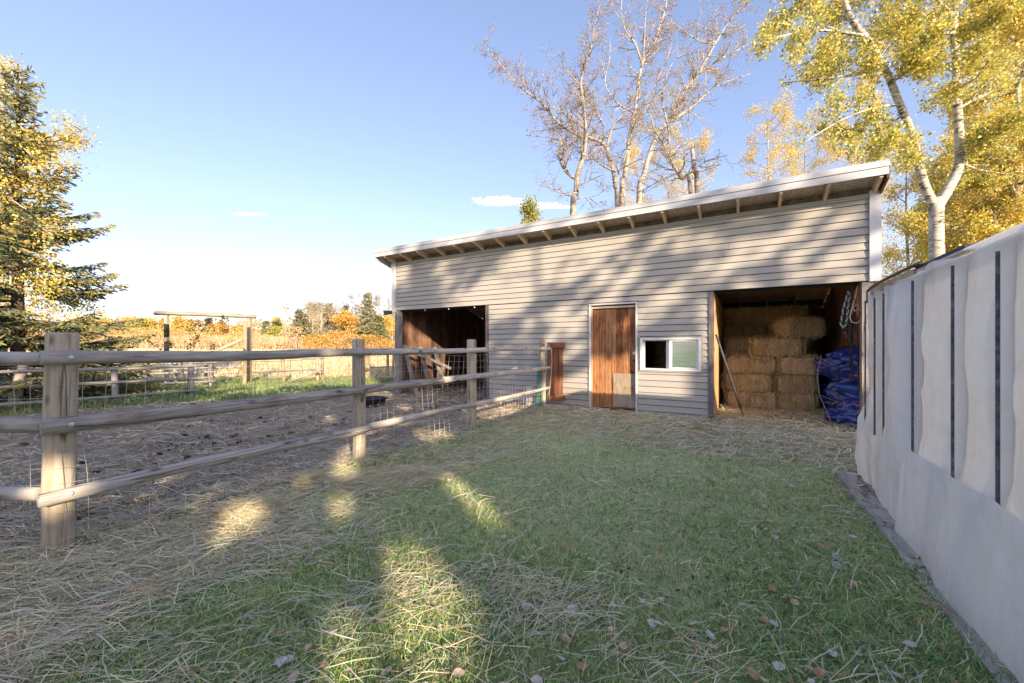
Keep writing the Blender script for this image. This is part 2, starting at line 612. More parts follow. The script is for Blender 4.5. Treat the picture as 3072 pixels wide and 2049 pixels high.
M['fascia'] = plain('fascia_metal', (0.56, 0.57, 0.585), 0.4, var=0.05, spec=0.5, dirt=(0.36, 0.35, 0.33), dirt_amt=0.3, scale=4)
M['vinylwhite'] = plain('white_vinyl', (0.80, 0.80, 0.79), 0.35, var=0.03, dirt=(0.5, 0.49, 0.46), dirt_amt=0.2)
M['black'] = plain('black_metal', (0.018, 0.018, 0.02), 0.45, spec=0.5)
M['rubber'] = plain('black_rubber', (0.015, 0.015, 0.017), 0.5, spec=0.45, dirt=(0.10, 0.085, 0.06), dirt_amt=0.4)
M['steel'] = plain('worn_steel', (0.35, 0.35, 0.36), 0.4, metal=0.8)
M['forkmetal'] = plain('dark_steel', (0.05, 0.055, 0.065), 0.45, metal=0.3)
M['forkhandle'] = wood('fork_handle_wood', [(0.25, (0.025, 0.025, 0.032)), (0.5, (0.06, 0.06, 0.075)), (0.8, (0.12, 0.12, 0.14))], axis=2, bump=0.2)
M['wire'] = plain('galvanised_wire', (0.46, 0.44, 0.40), 0.5, metal=0.15, scale=30, var=0.3)
M['bolt'] = plain('galvanised_bolt', (0.55, 0.55, 0.55), 0.4, metal=0.5)
M['leaf'] = leafmat('leaf')
M['needle'] = leafmat('needle', trans=0.12, gloss=0.03)
M['straw'] = leafmat('straw', trans=0.18, gloss=0.05)
M['grass'] = leafmat('grass_blade', trans=0.3, gloss=0.04)
M['aspenbark'] = bark('aspen_bark', (0.62, 0.575, 0.49), (0.05, 0.042, 0.035), amt=0.60, scale=7)
M['palebark'] = bark('pale_bark', (0.50, 0.455, 0.385), (0.06, 0.048, 0.04), amt=0.62, scale=5)
M['greybark'] = bark('grey_bark', (0.42, 0.37, 0.31), (0.06, 0.048, 0.04), amt=0.62, scale=5)
M['darkbark'] = bark('dark_bark', (0.16, 0.125, 0.10), (0.03, 0.024, 0.02), horiz=False, amt=0.6, scale=7)
M['twig'] = plain('twig', (0.15, 0.115, 0.09), 0.85)
M['whiterope'] = plain('white_rope', (0.62, 0.58, 0.50), 0.8, scale=40, var=0.3)
M['tealrope'] = plain('teal_rope', (0.04, 0.20, 0.26), 0.75, scale=40, var=0.3)
M['twine'] = plain('orange_twine', (0.48, 0.20, 0.08), 0.8)
M['greentwine'] = plain('green_twine', (0.03, 0.20, 0.15), 0.7)
M['strap'] = plain('black_strap', (0.02, 0.02, 0.022), 0.6)
M['bluepaint'] = plain('blue_paint', (0.03, 0.07, 0.22), 0.6)

# ------------------------------------------------------------------ ground
FP = np.array([-2.83, 2.476])             # foot of the near corner post of the rail fence
FD = np.array([0.524, 0.852]) / math.hypot(0.524, 0.852)
BP0 = np.array([1.603, 8.16])             # barn front line origin (door's near jamb)
BU = np.array([0.8637, -0.5040])          # along the front, eastwards
BN = np.array([0.5040, 0.8637])           # into the barn


def fence_d(x, y):
    return (x - FP[0]) * FD[1] - (y - FP[1]) * FD[0]


def barn_sd(x, y):
    s = (x - BP0[0]) * BU[0] + (y - BP0[1]) * BU[1]
    d = (x - BP0[0]) * BN[0] + (y - BP0[1]) * BN[1]
    return s, d


def zone(x, y):
    """0 lawn, 1 paddock earth, 2 pasture grass, 3 stubble field"""
    x, y = np.asarray(x, float), np.asarray(y, float)
    wob = (fbm(x, y, 0.9, 5) - 0.5) * 1.2
    z = np.zeros(x.shape, int)
    left = (fence_d(x, y) < 0) & (y > 2.4)
    s, d = barn_sd(x, y)
    z = np.where(left, 1, z)
    z = np.where(left & (y > 7.5 + 0.78 * (x + 9.5) + wob) & (s < -5.3), 2, z)
    z = np.where((s < -5.3) & (y > 15.6 + wob * 1.5), 3, z)
    z = np.where((y > 24) | (x < -40) | (x > 40) | (y < -40), 3, z)
    return z


def ground_z(x, y):
    x, y = np.asarray(x, float), np.asarray(y, float)
    near = 1 - sstep(14, 22, np.hypot(x, y))
    h = (fbm(x, y, 0.5, 3, 3) - 0.5) * 0.07 * near
    h = h + (fbm(x, y, 5.0, 9, 3) - 0.5) * 0.022 * near
    left = sstep(0.1, -0.6, fence_d(x, y)) * sstep(2.3, 2.9, y)
    s, d = barn_sd(x, y)
    left = left * (1 - sstep(8.4, 9.6, y - 0.78 * (x + 7.0)))
    clods = np.abs(fbm(x, y, 3.6, 21, 4) - 0.5) * 0.22 + (fbm(x, y, 9.0, 33, 2) - 0.5) * 0.05 + (fbm(x, y, 1.1, 35, 2) - 0.5) * 0.05
    h = h + (clods - 0.04) * left * near
    # the lawn falls a few centimetres towards the hay bay; the pasture rises gently to the far trees
    h = h - 0.05 * sstep(0.0, 2.0, s) * sstep(-3.5, -0.3, d) * near
    far = np.maximum(np.hypot(x, y) - 20, 0)
    h = h + np.minimum(far * 0.0125, 0.95)
    return h


def gz(x, y):
    return float(ground_z(np.array([x]), np.array([y]))[0])


def axis_lines(lo, hi, step, far):
    a = list(np.arange(lo, hi + 1e-6, step))
    g, p = step * 1.5, hi
    up = []
    while p < far:
        p += g
        up.append(p)
        g *= 1.28
    g, p = step * 1.5, lo
    dn = []
    while p > -far:
        p -= g
        dn.append(p)
        g *= 1.28
    return np.array(dn[::-1] + a + up)


def ground_mat(name, stops, scale, bump, fleck=None, fleck_amt=0.0, big=0.25, bumpd=0.03):
    m, nt, out = newmat(name)
    tc = nd(nt, 'ShaderNodeTexCoord')
    a = nd(nt, 'ShaderNodeTexNoise', Scale=scale, Detail=10.0, Roughness=0.7)
    b = nd(nt, 'ShaderNodeTexNoise', Scale=big, Detail=5.0, Roughness=0.6)
    nt.links.new(tc.outputs['Object'], a.inputs['Vector'])
    nt.links.new(tc.outputs['Object'], b.inputs['Vector'])
    sm = nd(nt, 'ShaderNodeMath', {'operation': 'MULTIPLY_ADD'})
    nt.links.new(b.outputs['Fac'], sm.inputs[0])
    sm.inputs[1].default_value = 0.6
    m2 = nd(nt, 'ShaderNodeMath', {'operation': 'MULTIPLY'})
    nt.links.new(a.outputs['Fac'], m2.inputs[0])
    m2.inputs[1].default_value = 0.7
    nt.links.new(m2.outputs[0], sm.inputs[2])
    col = ramp(nt, sm.outputs[0], stops)
    if fleck is not None:
        mp = nd(nt, 'ShaderNodeMapping')
        mp.inputs['Scale'].default_value = (9, 40, 20)
        mp.inputs['Rotation'].default_value = (0, 0, 0.5)
        nt.links.new(tc.outputs['Object'], mp.inputs['Vector'])
        c = nd(nt, 'ShaderNodeTexNoise', Scale=1.0, Detail=6.0, Roughness=0.7, Distortion=1.5)
        nt.links.new(mp.outputs[0], c.inputs['Vector'])
        mr = nd(nt, 'ShaderNodeMapRange')
        nt.links.new(c.outputs['Fac'], mr.inputs[0])
        mr.inputs[1].default_value, mr.inputs[2].default_value = 0.5, 0.66
        mr.inputs[4].default_value = fleck_amt
        mx = nd(nt, 'ShaderNodeMix', {'data_type': 'RGBA'})
        nt.links.new(mr.outputs[0], mx.inputs['Factor'])
        nt.links.new(col, mx.inputs[6])
        mx.inputs[7].default_value = rgba(fleck)
        col = mx.outputs[2]
    bs = nd(nt, 'ShaderNodeBsdfPrincipled', Roughness=0.95)
    bs.inputs['Specular IOR Level'].default_value = 0.15
    nt.links.new(col, bs.inputs['Base Color'])
    bp = nd(nt, 'ShaderNodeBump', Strength=bump, Distance=bumpd)
    nt.links.new(a.outputs['Fac'], bp.inputs['Height'])
    nt.links.new(bp.outputs[0], bs.inputs['Normal'])
    nt.links.new(bs.outputs[0], out.inputs[0])
    return m


GM = [ground_mat('lawn_soil', [(0.34, (0.09, 0.125, 0.045)), (0.55, (0.31, 0.38, 0.15)), (0.78, (0.60, 0.56, 0.32))], 16, 0.8, (0.46, 0.40, 0.24), 0.4),
      ground_mat('paddock_earth', [(0.35, (0.055, 0.042, 0.032)), (0.58, (0.18, 0.14, 0.105)), (0.8, (0.42, 0.345, 0.26))], 11, 1.0, (0.58, 0.49, 0.35), 0.85, big=0.8),
      ground_mat('pasture_grass', [(0.35, (0.10, 0.14, 0.05)), (0.6, (0.22, 0.26, 0.085)), (0.85, (0.42, 0.38, 0.18))], 7, 0.9),
      ground_mat('stubble_field', [(0.3, (0.42, 0.33, 0.20)), (0.6, (0.55, 0.44, 0.27)), (0.85, (0.62, 0.52, 0.33))], 1.6, 0.6, (0.62, 0.54, 0.38), 0.4, big=0.06)]
gx = axis_lines(-13, 9, 0.085, 3200)
gy = axis_lines(-1.0, 16.5, 0.085, 3200)
GX, GY = np.meshgrid(gx, gy)
GZ = ground_z(GX, GY)
Vg = np.stack([GX, GY, GZ], -1).reshape(-1, 3)
nx, ny = len(gx), len(gy)
ii, jj = np.meshgrid(np.arange(nx - 1), np.arange(ny - 1))
a0 = (jj * nx + ii).ravel()
Qg = np.stack([a0, a0 + 1, a0 + 1 + nx, a0 + nx], -1)
cx_, cy_ = (GX[:-1, :-1] + GX[1:, 1:]).ravel() / 2, (GY[:-1, :-1] + GY[1:, 1:]).ravel() / 2
zc = zone(cx_, cy_)
for k, nm in enumerate(('lawn', 'paddock', 'pasture', 'field')):
    q = Qg[zc == k]
    u, inv = np.unique(q.ravel(), return_inverse=True)
    o = np_mesh(nm, Vg[u], inv.reshape(-1, 4), None, GM[k], smooth=True)
    tag(o, kind='structure')

# ------------------------------------------------------------------ barn (local frame: x along the front, y into the barn, z up)
BROT = math.atan2(BU[1], BU[0])
barn = thing('barn', 'long grey-sided shed-roofed barn with two open bays and a plank door', 'barn', (BP0[0], BP0[1], 0), BROT)
SL, SR, DEPTH = -5.65, 4.45, 4.3
TOP, BRK = 3.56, 2.27


def bw(s, d, z=0.0):
    p = BP0 + BU * s + BN * d
    return Vector((p[0], p[1], z))


def siding_mat():
    m, nt, out = newmat('vinyl_siding')
    tc = nd(nt, 'ShaderNodeTexCoord')
    oi = nd(nt, 'ShaderNodeObjectInfo')
    mp = nd(nt, 'ShaderNodeMapping')
    mp.inputs['Scale'].default_value = (0.5, 6, 26)
    nt.links.new(tc.outputs['Object'], mp.inputs['Vector'])
    nz = nd(nt, 'ShaderNodeTexNoise', Scale=3.0, Detail=7.0, Roughness=0.6)
    nt.links.new(mp.outputs[0], nz.inputs['Vector'])
    n2 = nd(nt, 'ShaderNodeTexNoise', Scale=1.3, Detail=8.0, Roughness=0.7)
    nt.links.new(tc.outputs['Object'], n2.inputs['Vector'])
    sm = nd(nt, 'ShaderNodeMath', {'operation': 'MULTIPLY_ADD'})
    nt.links.new(nz.outputs['Fac'], sm.inputs[0])
    sm.inputs[1].default_value = 0.5
    mm = nd(nt, 'ShaderNodeMath', {'operation': 'MULTIPLY'})
    nt.links.new(n2.outputs['Fac'], mm.inputs[0])
    mm.inputs[1].default_value = 0.5
    nt.links.new(mm.outputs[0], sm.inputs[2])
    s2 = nd(nt, 'ShaderNodeMath', {'operation': 'MULTIPLY_ADD'})
    nt.links.new(oi.outputs['Random'], s2.inputs[0])
    s2.inputs[1].default_value = 0.10
    nt.links.new(sm.outputs[0], s2.inputs[2])
    col = ramp(nt, s2.outputs[0], [(0.3, (0.35, 0.335, 0.30)), (0.55, (0.42, 0.40, 0.365)), (0.8, (0.475, 0.455, 0.42))])
    bs = nd(nt, 'ShaderNodeBsdfPrincipled', Roughness=0.62)
    bs.inputs['Specular IOR Level'].default_value = 0.3
    nt.links.new(col, bs.inputs['Base Color'])
    bp = nd(nt, 'ShaderNodeBump', Strength=0.12, Distance=0.004)
    nt.links.new(nz.outputs['Fac'], bp.inputs['Height'])
    nt.links.new(bp.outputs[0], bs.inputs['Normal'])
    nt.links.new(bs.outputs[0], out.inputs[0])
    return m


M['siding'] = siding_mat()

# backing walls
fw = MB()
fw.box(SL + 0.05, SR - 0.02, 0.012, 0.10, BRK + 0.01, TOP)                     # above the bays
fw.box(-2.575, -0.03, 0.022, 0.10, -0.15, BRK + 0.008)
fw.box(-0.028, 0.948, 0.022, 0.10, 2.16, BRK + 0.008)
fw.box(0.95, 2.18, 0.022, 0.10, -0.15, 0.84)
fw.box(0.95, 1.0, 0.022, 0.10, 0.842, 1.452)
fw.box(2.066, 2.18, 0.022, 0.10, 0.842, 1.452)
fw.box(0.95, 2.18, 0.022, 0.10, 1.454, BRK + 0.008)
fw.build('front_sheathing', M['dark'], barn)

brs = random.Random(4)
PITCH = 0.1165


def board(x0, x1, z, h, y0, name='siding_board'):
    mb = MB()
    g = 0.010
    # clapboard profile: lip proud at the bottom, tucked in at the top
    mb.prism([(y0, z + g), (y0 - 0.019, z + g), (y0 - 0.020, z + g + 0.012), (y0 - 0.013, z + h * 0.55), (y0 - 0.005, z + h), (y0, z + h)], x0, x1)
    return mb.build(name, M['siding'], barn)


# upper field, one course per board
z = BRK
while z + PITCH < TOP - 0.06:
    cuts = [SL + 0.09]
    xj = SL + 0.09 + brs.uniform(0.6, 3.4)
    while xj < 4.0:
        cuts.append(xj)
        xj += brs.choice((3.05, 3.66))
    cuts.append(4.342)
    for c0_, c1_ in zip(cuts[:-1], cuts[1:]):
        board(c0_ + (0.0015 if c0_ > SL + 0.1 else 0), c1_ - (0.0015 if c1_ < 4.34 else 0), z, PITCH, 0.012 - brs.uniform(0, 0.0025))
    z += PITCH
ztop = z
board(SL + 0.09, 4.342, ztop, TOP - 0.045 - ztop, 0.012)
tb = MB()
tb.box(SL + 0.09, 4.342, -0.012, 0.011, TOP - 0.042, TOP - 0.012)
tb.box(SL + 0.09, 4.342, -0.022, 0.011, TOP - 0.009, TOP + 0.02)
tb.build('top_channel', M['siding'], barn)
# lower field, between the openings
segs = [(-2.495, -0.034), (0.956, 2.180)]
nlow = 20
for x0, x1 in segs:
    z = -0.06
    for k in range(nlow):
        h = PITCH
        if z + h > BRK - 0.004:
            h = BRK - 0.006 - z
        if h > 0.03:
            if x0 > 0 and z + h > 0.832 and z < 1.462:
                za, zb = z, z + h
                if za < 0.832 - 0.03:
                    board(x0, x1, za, 0.828 - za, 0.022)
                    za = 0.828
                if zb > 1.478 + 0.02:
                    board(0.986, 2.081, 1.479, zb - 1.479, 0.022)
                board(x0, 0.985, za, zb - za, 0.022)
                board(2.082, x1, za, zb - za, 0.022)
            else:
                board(x0, x1, z, h, 0.022)
        z += PITCH
board(-0.03, 0.953, 2.165, BRK - 0.006 - 2.165, 0.022)

# posts and corner trims
MB().box(SL - 0.05, SL + 0.085, -0.036, 0.10, BRK - 0.03, TOP + 0.02).build('corner_trim', M['whitetrim'], barn)
MB().box(4.345, 4.478, -0.036, 0.11, BRK - 0.005, TOP + 0.06).build('corner_trim', M['whitetrim'], barn)
MB().box(-5.60, -5.45, 0.0, 0.14, -0.2, BRK).build('corner_post', M['greypost'], barn)
MB().box(4.262, 4.352, -0.012, 0.13, -0.25, BRK - 0.008).build('corner_post', M['greypost'], barn)
MB().box(4.356, 4.450, 0.0, 0.14, -0.25, BRK - 0.008).build('corner_post', M['greypost'], barn)
MB().box(-2.58, -2.499, -0.008, 0.12, -0.15, BRK - 0.008).build('bay_jamb', M['purplewood'], barn)
MB().box(2.184, 2.262, -0.012, 0.13, -0.2, BRK - 0.008).build('bay_jamb', M['purplewood'], barn)
MB().box(2.236, 2.268, 0.132, DEPTH - 0.05, -0.2, BRK - 0.008).build('jamb_panel', M['jamb'], barn)

# walls of vertical boards
rb = random.Random(8)


def zr(y):
    return TOP - 0.29 * y


y = 0.145
while y < DEPTH - 0.02:                                           # west end wall
    w = rb.uniform(0.16, 0.22)
    y1 = min(y + w, DEPTH)
    o = MB()
    zt = zr(y1) - 0.01
    o.box(-5.60, -5.565 + rb.uniform(-0.006, 0.006), y, y1 - 0.006, -0.15, zt)
    o.build('wall_board', M['barnboard'], barn)
    y = y1
s = -5.55
while s < 4.35:                                                   # back wall
    w = rb.uniform(0.17, 0.24)
    o = MB()
    o.box(s, min(s + w, 4.36) - 0.007, DEPTH - 0.03 + rb.uniform(-0.006, 0.006), DEPTH + 0.01, -0.15, zr(DEPTH) - 0.01)
    o.build('wall_board', M['barnboard'], barn)
    s += w
y = 0.15
while y < DEPTH - 0.05:                                           # east end wall
    w = rb.uniform(0.17, 0.24)
    y1 = min(y + w, DEPTH - 0.04)
    o = MB()
    o.box(4.375 + rb.uniform(-0.005, 0.005), 4.41, y, y1 - 0.007, -0.15, zr(y1) - 0.01)
    o.build('wall_board', M['barnboard'], barn)
    y = y1
MB().box(-5.62, 4.46, DEPTH + 0.0125, DEPTH + 0.03, -0.15, zr(DEPTH) - 0.06).box(-5.64, -5.605, 0.15, DEPTH + 0.012, -0.15, zr(DEPTH) - 0.06).box(4.415, 4.45, 0.15, DEPTH + 0.012, -0.15, zr(DEPTH) - 0.06).build('wall_backing', M['dark'], barn)
MB().box(-5.6, 4.40, DEPTH + 0.035, DEPTH + 0.07, zr(DEPTH) - 0.06, zr(DEPTH) + 0.135).build('rear_blocking', M['dark'], barn)
MB().prism([(0.12, zr(0.12) - 0.005), (DEPTH, zr(DEPTH) - 0.005), (DEPTH, zr(DEPTH) + 0.138), (0.12, zr(0.12) + 0.138)], -5.598, -5.570).build('gable_blocking', M['barnboard'], barn)
MB().prism([(0.12, zr(0.12) - 0.005), (DEPTH, zr(DEPTH) - 0.005), (DEPTH, zr(DEPTH) + 0.138), (0.12, zr(0.12) + 0.138)], 4.405, 4.44).build('gable_blocking', M['barnboard'], barn)
MB().box(-2.56, -2.50, 0.13, DEPTH - 0.05, -0.15, zr(DEPTH)).build('partition', M['barnboard'], barn)
MB().box(-5.44, -2.60, 0.13, 0.22, BRK - 0.03, BRK + 0.16).build('header_beam', M['dark'], barn)
MB().box(2.28, 4.25, 0.13, 0.22, BRK - 0.03, BRK + 0.16).build('header_beam', M['dark'], barn)

# roof: deck, rafters, fascia
OV = 0.40
RL, RR = -5.92, 4.47


def roofpoly(dz0, dz1, y0, y1):
    return [(y0, zr(y0) + dz0), (y1, zr(y1) + dz0), (y1, zr(y1) + dz1), (y0, zr(y0) + dz1)]


MB().prism(roofpoly(0.142, 0.165, -OV, DEPTH + 0.3), RL + 0.02, RR - 0.02).build('roof_deck', M['osb'], barn)
MB().prism(roofpoly(0.168, 0.20, -OV - 0.035, DEPTH + 0.32), RL, RR).build('roof_sheet', M['fascia'], barn)
nr = 18
for k in range(nr):
    xx = -5.58 + k * (4.40 + 5.58) / (nr - 1)
    MB().prism(roofpoly(0.0, 0.140, -OV + 0.004, DEPTH), xx - 0.02, xx + 0.02).build('rafter', M['rafter'], barn)
MB().box(SL + 0.06, SR - 0.03, 0.03, 0.06, TOP + 0.022, TOP + 0.125).build('eave_blocking', M['eaveshade'], barn)
fz0 = zr(-OV) + 0.0
MB().box(RL, RR, -OV - 0.026, -OV, fz0 + 0.026, fz0 + 0.128).build('fascia_board', M['fascia'], barn)
MB().box(RL - 0.006, RR + 0.006, -OV - 0.040, -OV - 0.002, fz0 + 0.134, fz0 + 0.222).build('drip_edge', M['fascia'], barn)
MB().prism(roofpoly(-0.02, 0.164, -OV + 0.003, DEPTH + 0.28), RL - 0.004, RL + 0.018).build('rake_board', M['whitetrim'], barn)
MB().prism(roofpoly(-0.02, 0.164, -OV + 0.003, DEPTH + 0.28), RR - 0.016, RR + 0.012).build('rake_board', M['gate'], barn)

# plank door
dr = MB()
dr.box(-0.024, 0.010, -0.016, 0.16, -0.02, 2.125)
dfr = dr.build('door_frame', M['whitetrim'], barn)
MB().box(0.915, 0.948, -0.016, 0.16, -0.02, 2.125).build('door_frame', M['whitetrim'], barn)
MB().box(-0.024, 0.948, -0.016, 0.16, 2.127, 2.158).build('door_frame', M['whitetrim'], barn)
MB().box(0.012, 0.034, 0.03, 0.155, -0.02, 2.12).build('door_stop', M['jamb'], barn)
MB().box(0.036, 0.912, 0.03, 0.155, 2.06, 2.10).build('door_header', M['rafter'], barn)
MB().box(0.036, 0.912, 0.06, 0.155, -0.06, 0.045).build('door_sill', M['purplewood'], barn)
door = MB().box(0.05, 0.90, 0.104, 0.122, 0.09, 2.03).build('door', M['door'], barn)
xs = [0.04, 0.17, 0.295, 0.42, 0.52, 0.635, 0.76, 0.908]
for k in range(len(xs) - 1):
    dy = brs.uniform(-0.003, 0.003)
    MB().box(xs[k] + 0.003, xs[k + 1] - 0.003, 0.078 + dy, 0.102 + dy, 0.06, 2.05 + brs.uniform(-0.006, 0.004)).build('plank', M['door'], door)
MB().box(0.462, 0.905, 0.060, 0.073, 0.085, 0.755).build('plywood_patch', M['ply'], door)
for bx, bz in ((0.70, 0.48), (0.83, 0.49)):
    MB().box(bx - 0.008, bx + 0.008, 0.054, 0.059, bz - 0.008, bz + 0.008).build('screw', M['black'], door)
lk = MB()
lk.lathe([(0.0, 0.0), (0.03, 0.002), (0.034, 0.012), (0.034, 0.02), (0, 0.02)], 16)
lk.v = [(x + 0.872, 0.058 + zz * 1.0, y + 1.16) for x, y, zz in lk.v]
lk.build('lock', M['vinylwhite'], door)
MB().box(0.845, 0.895, 0.052, 0.074, 1.00, 1.03).box(0.865, 0.885, 0.04, 0.0515, 0.985, 1.02).build('latch', M['black'], door)
hk = MB()
hk.tube([(0.80, 0.06, 1.43), (0.86, 0.045, 1.435), (0.92, 0.02, 1.432), (0.965, -0.02, 1.425)], 0.005, 6)
hk.tube([(0.80, 0.06, 1.43), (0.79, 0.058, 1.445), (0.795, 0.058, 1.455), (0.81, 0.06, 1.45)], 0.005, 6)
hk.build('hook', M['steel'], door)

# sliding window
win = MB().box(1.002, 2.064, -0.030, 0.11, 0.8435, 0.876).build('window', M['vinylwhite'], barn)
MB().box(1.002, 2.064, -0.030, 0.11, 1.418, 1.4505).build('window_frame', M['vinylwhite'], win)
MB().box(1.002, 1.046, -0.030, 0.11, 0.878, 1.416).build('window_frame', M['vinylwhite'], win)
MB().box(2.018, 2.064, -0.030, 0.11, 0.878, 1.416).build('window_frame', M['vinylwhite'], win)
MB().box(0.972, 2.092, -0.012, 0.018, 0.812, 0.842).box(0.972, 2.092, -0.012, 0.018, 1.4525, 1.476).box(0.972, 1.0, -0.012, 0.018, 0.844, 1.4505).box(2.066, 2.092, -0.012, 0.018, 0.844, 1.4505).build('window_trim', M['siding'], win)
sash = MB().box(1.522, 1.572, 0.0, 0.05, 0.879, 1.415).box(1.978, 2.016, 0.0, 0.05, 0.879, 1.415).box(1.574, 1.976, 0.0, 0.05, 0.879, 0.907).box(1.574, 1.976, 0.0, 0.05, 1.388, 1.415)
sash.build('sash', M['vinylwhite'], win)
MB().box(1.462, 1.516, 0.054, 0.10, 0.879, 1.415).box(1.5165, 1.560, 0.054, 0.10, 0.879, 1.415).build('sash', M['vinylwhite'], win)
MB().box(1.048, 1.072, 0.055, 0.10, 0.879, 1.415).box(1.074, 1.46, 0.06, 0.10, 1.398, 1.415).build('window_track', M['vinylwhite'], win)


def glass_mat():
    m, nt, out = newmat('window_glass')
    gl = nd(nt, 'ShaderNodeBsdfGlossy', Roughness=0.03)
    gl.inputs['Color'].default_value = (0.80, 0.92, 0.94, 1)
    tr = nd(nt, 'ShaderNodeBsdfTransparent')
    tr.inputs['Color'].default_value = (0.35, 0.5, 0.52, 1)
    df = nd(nt, 'ShaderNodeBsdfDiffuse')
    df.inputs['Color'].default_value = (0.22, 0.34, 0.36, 1)
    a = nd(nt, 'ShaderNodeMixShader')
    a.inputs[0].default_value = 0.45
    nt.links.new(tr.outputs[0], a.inputs[1])
    nt.links.new(df.outputs[0], a.inputs[2])
    b = nd(nt, 'ShaderNodeMixShader')
    b.inputs[0].default_value = 0.42
    nt.links.new(a.outputs[0], b.inputs[1])
    nt.links.new(gl.outputs[0], b.inputs[2])
    nt.links.new(b.outputs[0], out.inputs[0])
    return m


MB().box(1.574, 1.976, 0.022, 0.028, 0.908, 1.387).build('pane', glass_mat(), win)

# flood lamp under the west corner
fl = MB()
fl.tube([(-5.62, -0.02, 2.18), (-5.70, -0.06, 2.20)], 0.014, 6)
flo = fl.build('floodlight', M['black'], barn)
f2 = MB()
f2.tube([(-5.70, -0.03, 2.235), (-5.735, -0.16, 2.215), (-5.75, -0.22, 2.205)], [0.045, 0.062, 0.072], 10)
f2.build('lamp_head', M['black'], flo)
f3 = MB()
f3.tube([(-5.61, -0.01, 2.16), (-5.65, -0.03, 2.12), (-5.60, -0.03, 2.09), (-5.57, -0.015, 2.13)], 0.006, 5)
f3.build('lamp_cable', M['black'], flo)
# small wasp-nest pale knobs / cable clips under the header of the west bay
for sx in (-4.55, -3.75, -2.95):
    k = MB()
    k.lathe([(0.0, 0), (0.014, 0.004), (0.018, 0.018), (0.012, 0.034), (0, 0.036)], 8, (sx, 0.06, BRK - 0.045))
    k.build('insulator', M['vinylwhite'], barn)

# ------------------------------------------------------------------ rail fences
def rail_obj(name, p, q, r0, r1, mat, parent, seed=0, n=12, segs=14, sag=0.0, flat=0.0):
    """A peeled pole from p to q: local x runs along the pole so the grain does too."""
    p, q = Vector(p), Vector(q)
    L = (q - p).length
    rg = random.Random(seed)
    mb = MB()
    pts, rad = [], []
    ph = rg.uniform(0, 6)
    for i in range(segs + 1):
        t = i / segs
        x = t * L
        pts.append((x, 0.010 * math.sin(t * 5 + ph) * min(1, L), 0.008 * math.sin(t * 7 + ph * 2) - sag * 4 * t * (1 - t)))
        rad.append((r0 + (r1 - r0) * t) * (1 + rg.uniform(-0.035, 0.035)))
    # rounded ends
    pts = [(-0.006, pts[0][1], pts[0][2])] + pts + [(L + 0.006, pts[-1][1], pts[-1][2])]
    rad = [rad[0] * 0.86] + rad + [rad[-1] * 0.86]
    mb.tube(pts, rad, n, True, rg, 0.055)
    me = mb.mesh(name)
    o = link(name, me, mat, parent, True)
    d = (q - p).normalized()
    o.rotation_mode = 'QUATERNION'
    o.rotation_quaternion = d.to_track_quat('X', 'Z')
    o.location = p
    return o


def post_obj(name, base, h, r, mat, parent, lean=(0, 0), seed=0, n=14, top=0.82, taper=0.97, bury=0.25):
    rg = random.Random(seed + 99)
    mb = MB()
    pts, rad = [], []
    for i in range(11):
        t = i / 10
        zz = -bury + (h + bury) * t
        pts.append((0.006 * math.sin(t * 4 + seed), 0.006 * math.cos(t * 5 + seed), zz))
        rad.append(r * (1.03 + (taper - 1.03) * t) * (1 + rg.uniform(-0.015, 0.015)))
    pts.append((pts[-1][0], pts[-1][1], h + r * 0.16))
    rad.append(r * top)
    mb.tube(pts, rad, n, True, rg, 0.012)
    o = link(name, mb.mesh(name), mat, parent, True)
    o.location = base
    o.rotation_euler = (lean[0], lean[1], seed * 1.3)
    return o


fence = thing('rail_fence', 'weathered round-rail fence with wire mesh running from the corner post to the barn', 'fence', (FP[0], FP[1], 0))
FA = Vector((FD[0], FD[1], 0))
FR = Vector((FD[1], -FD[0], 0))          # towards the lawn


def fl_(t, off, z):                       # fence-local point
    v = FA * t + FR * off
    return (v.x, v.y, z)


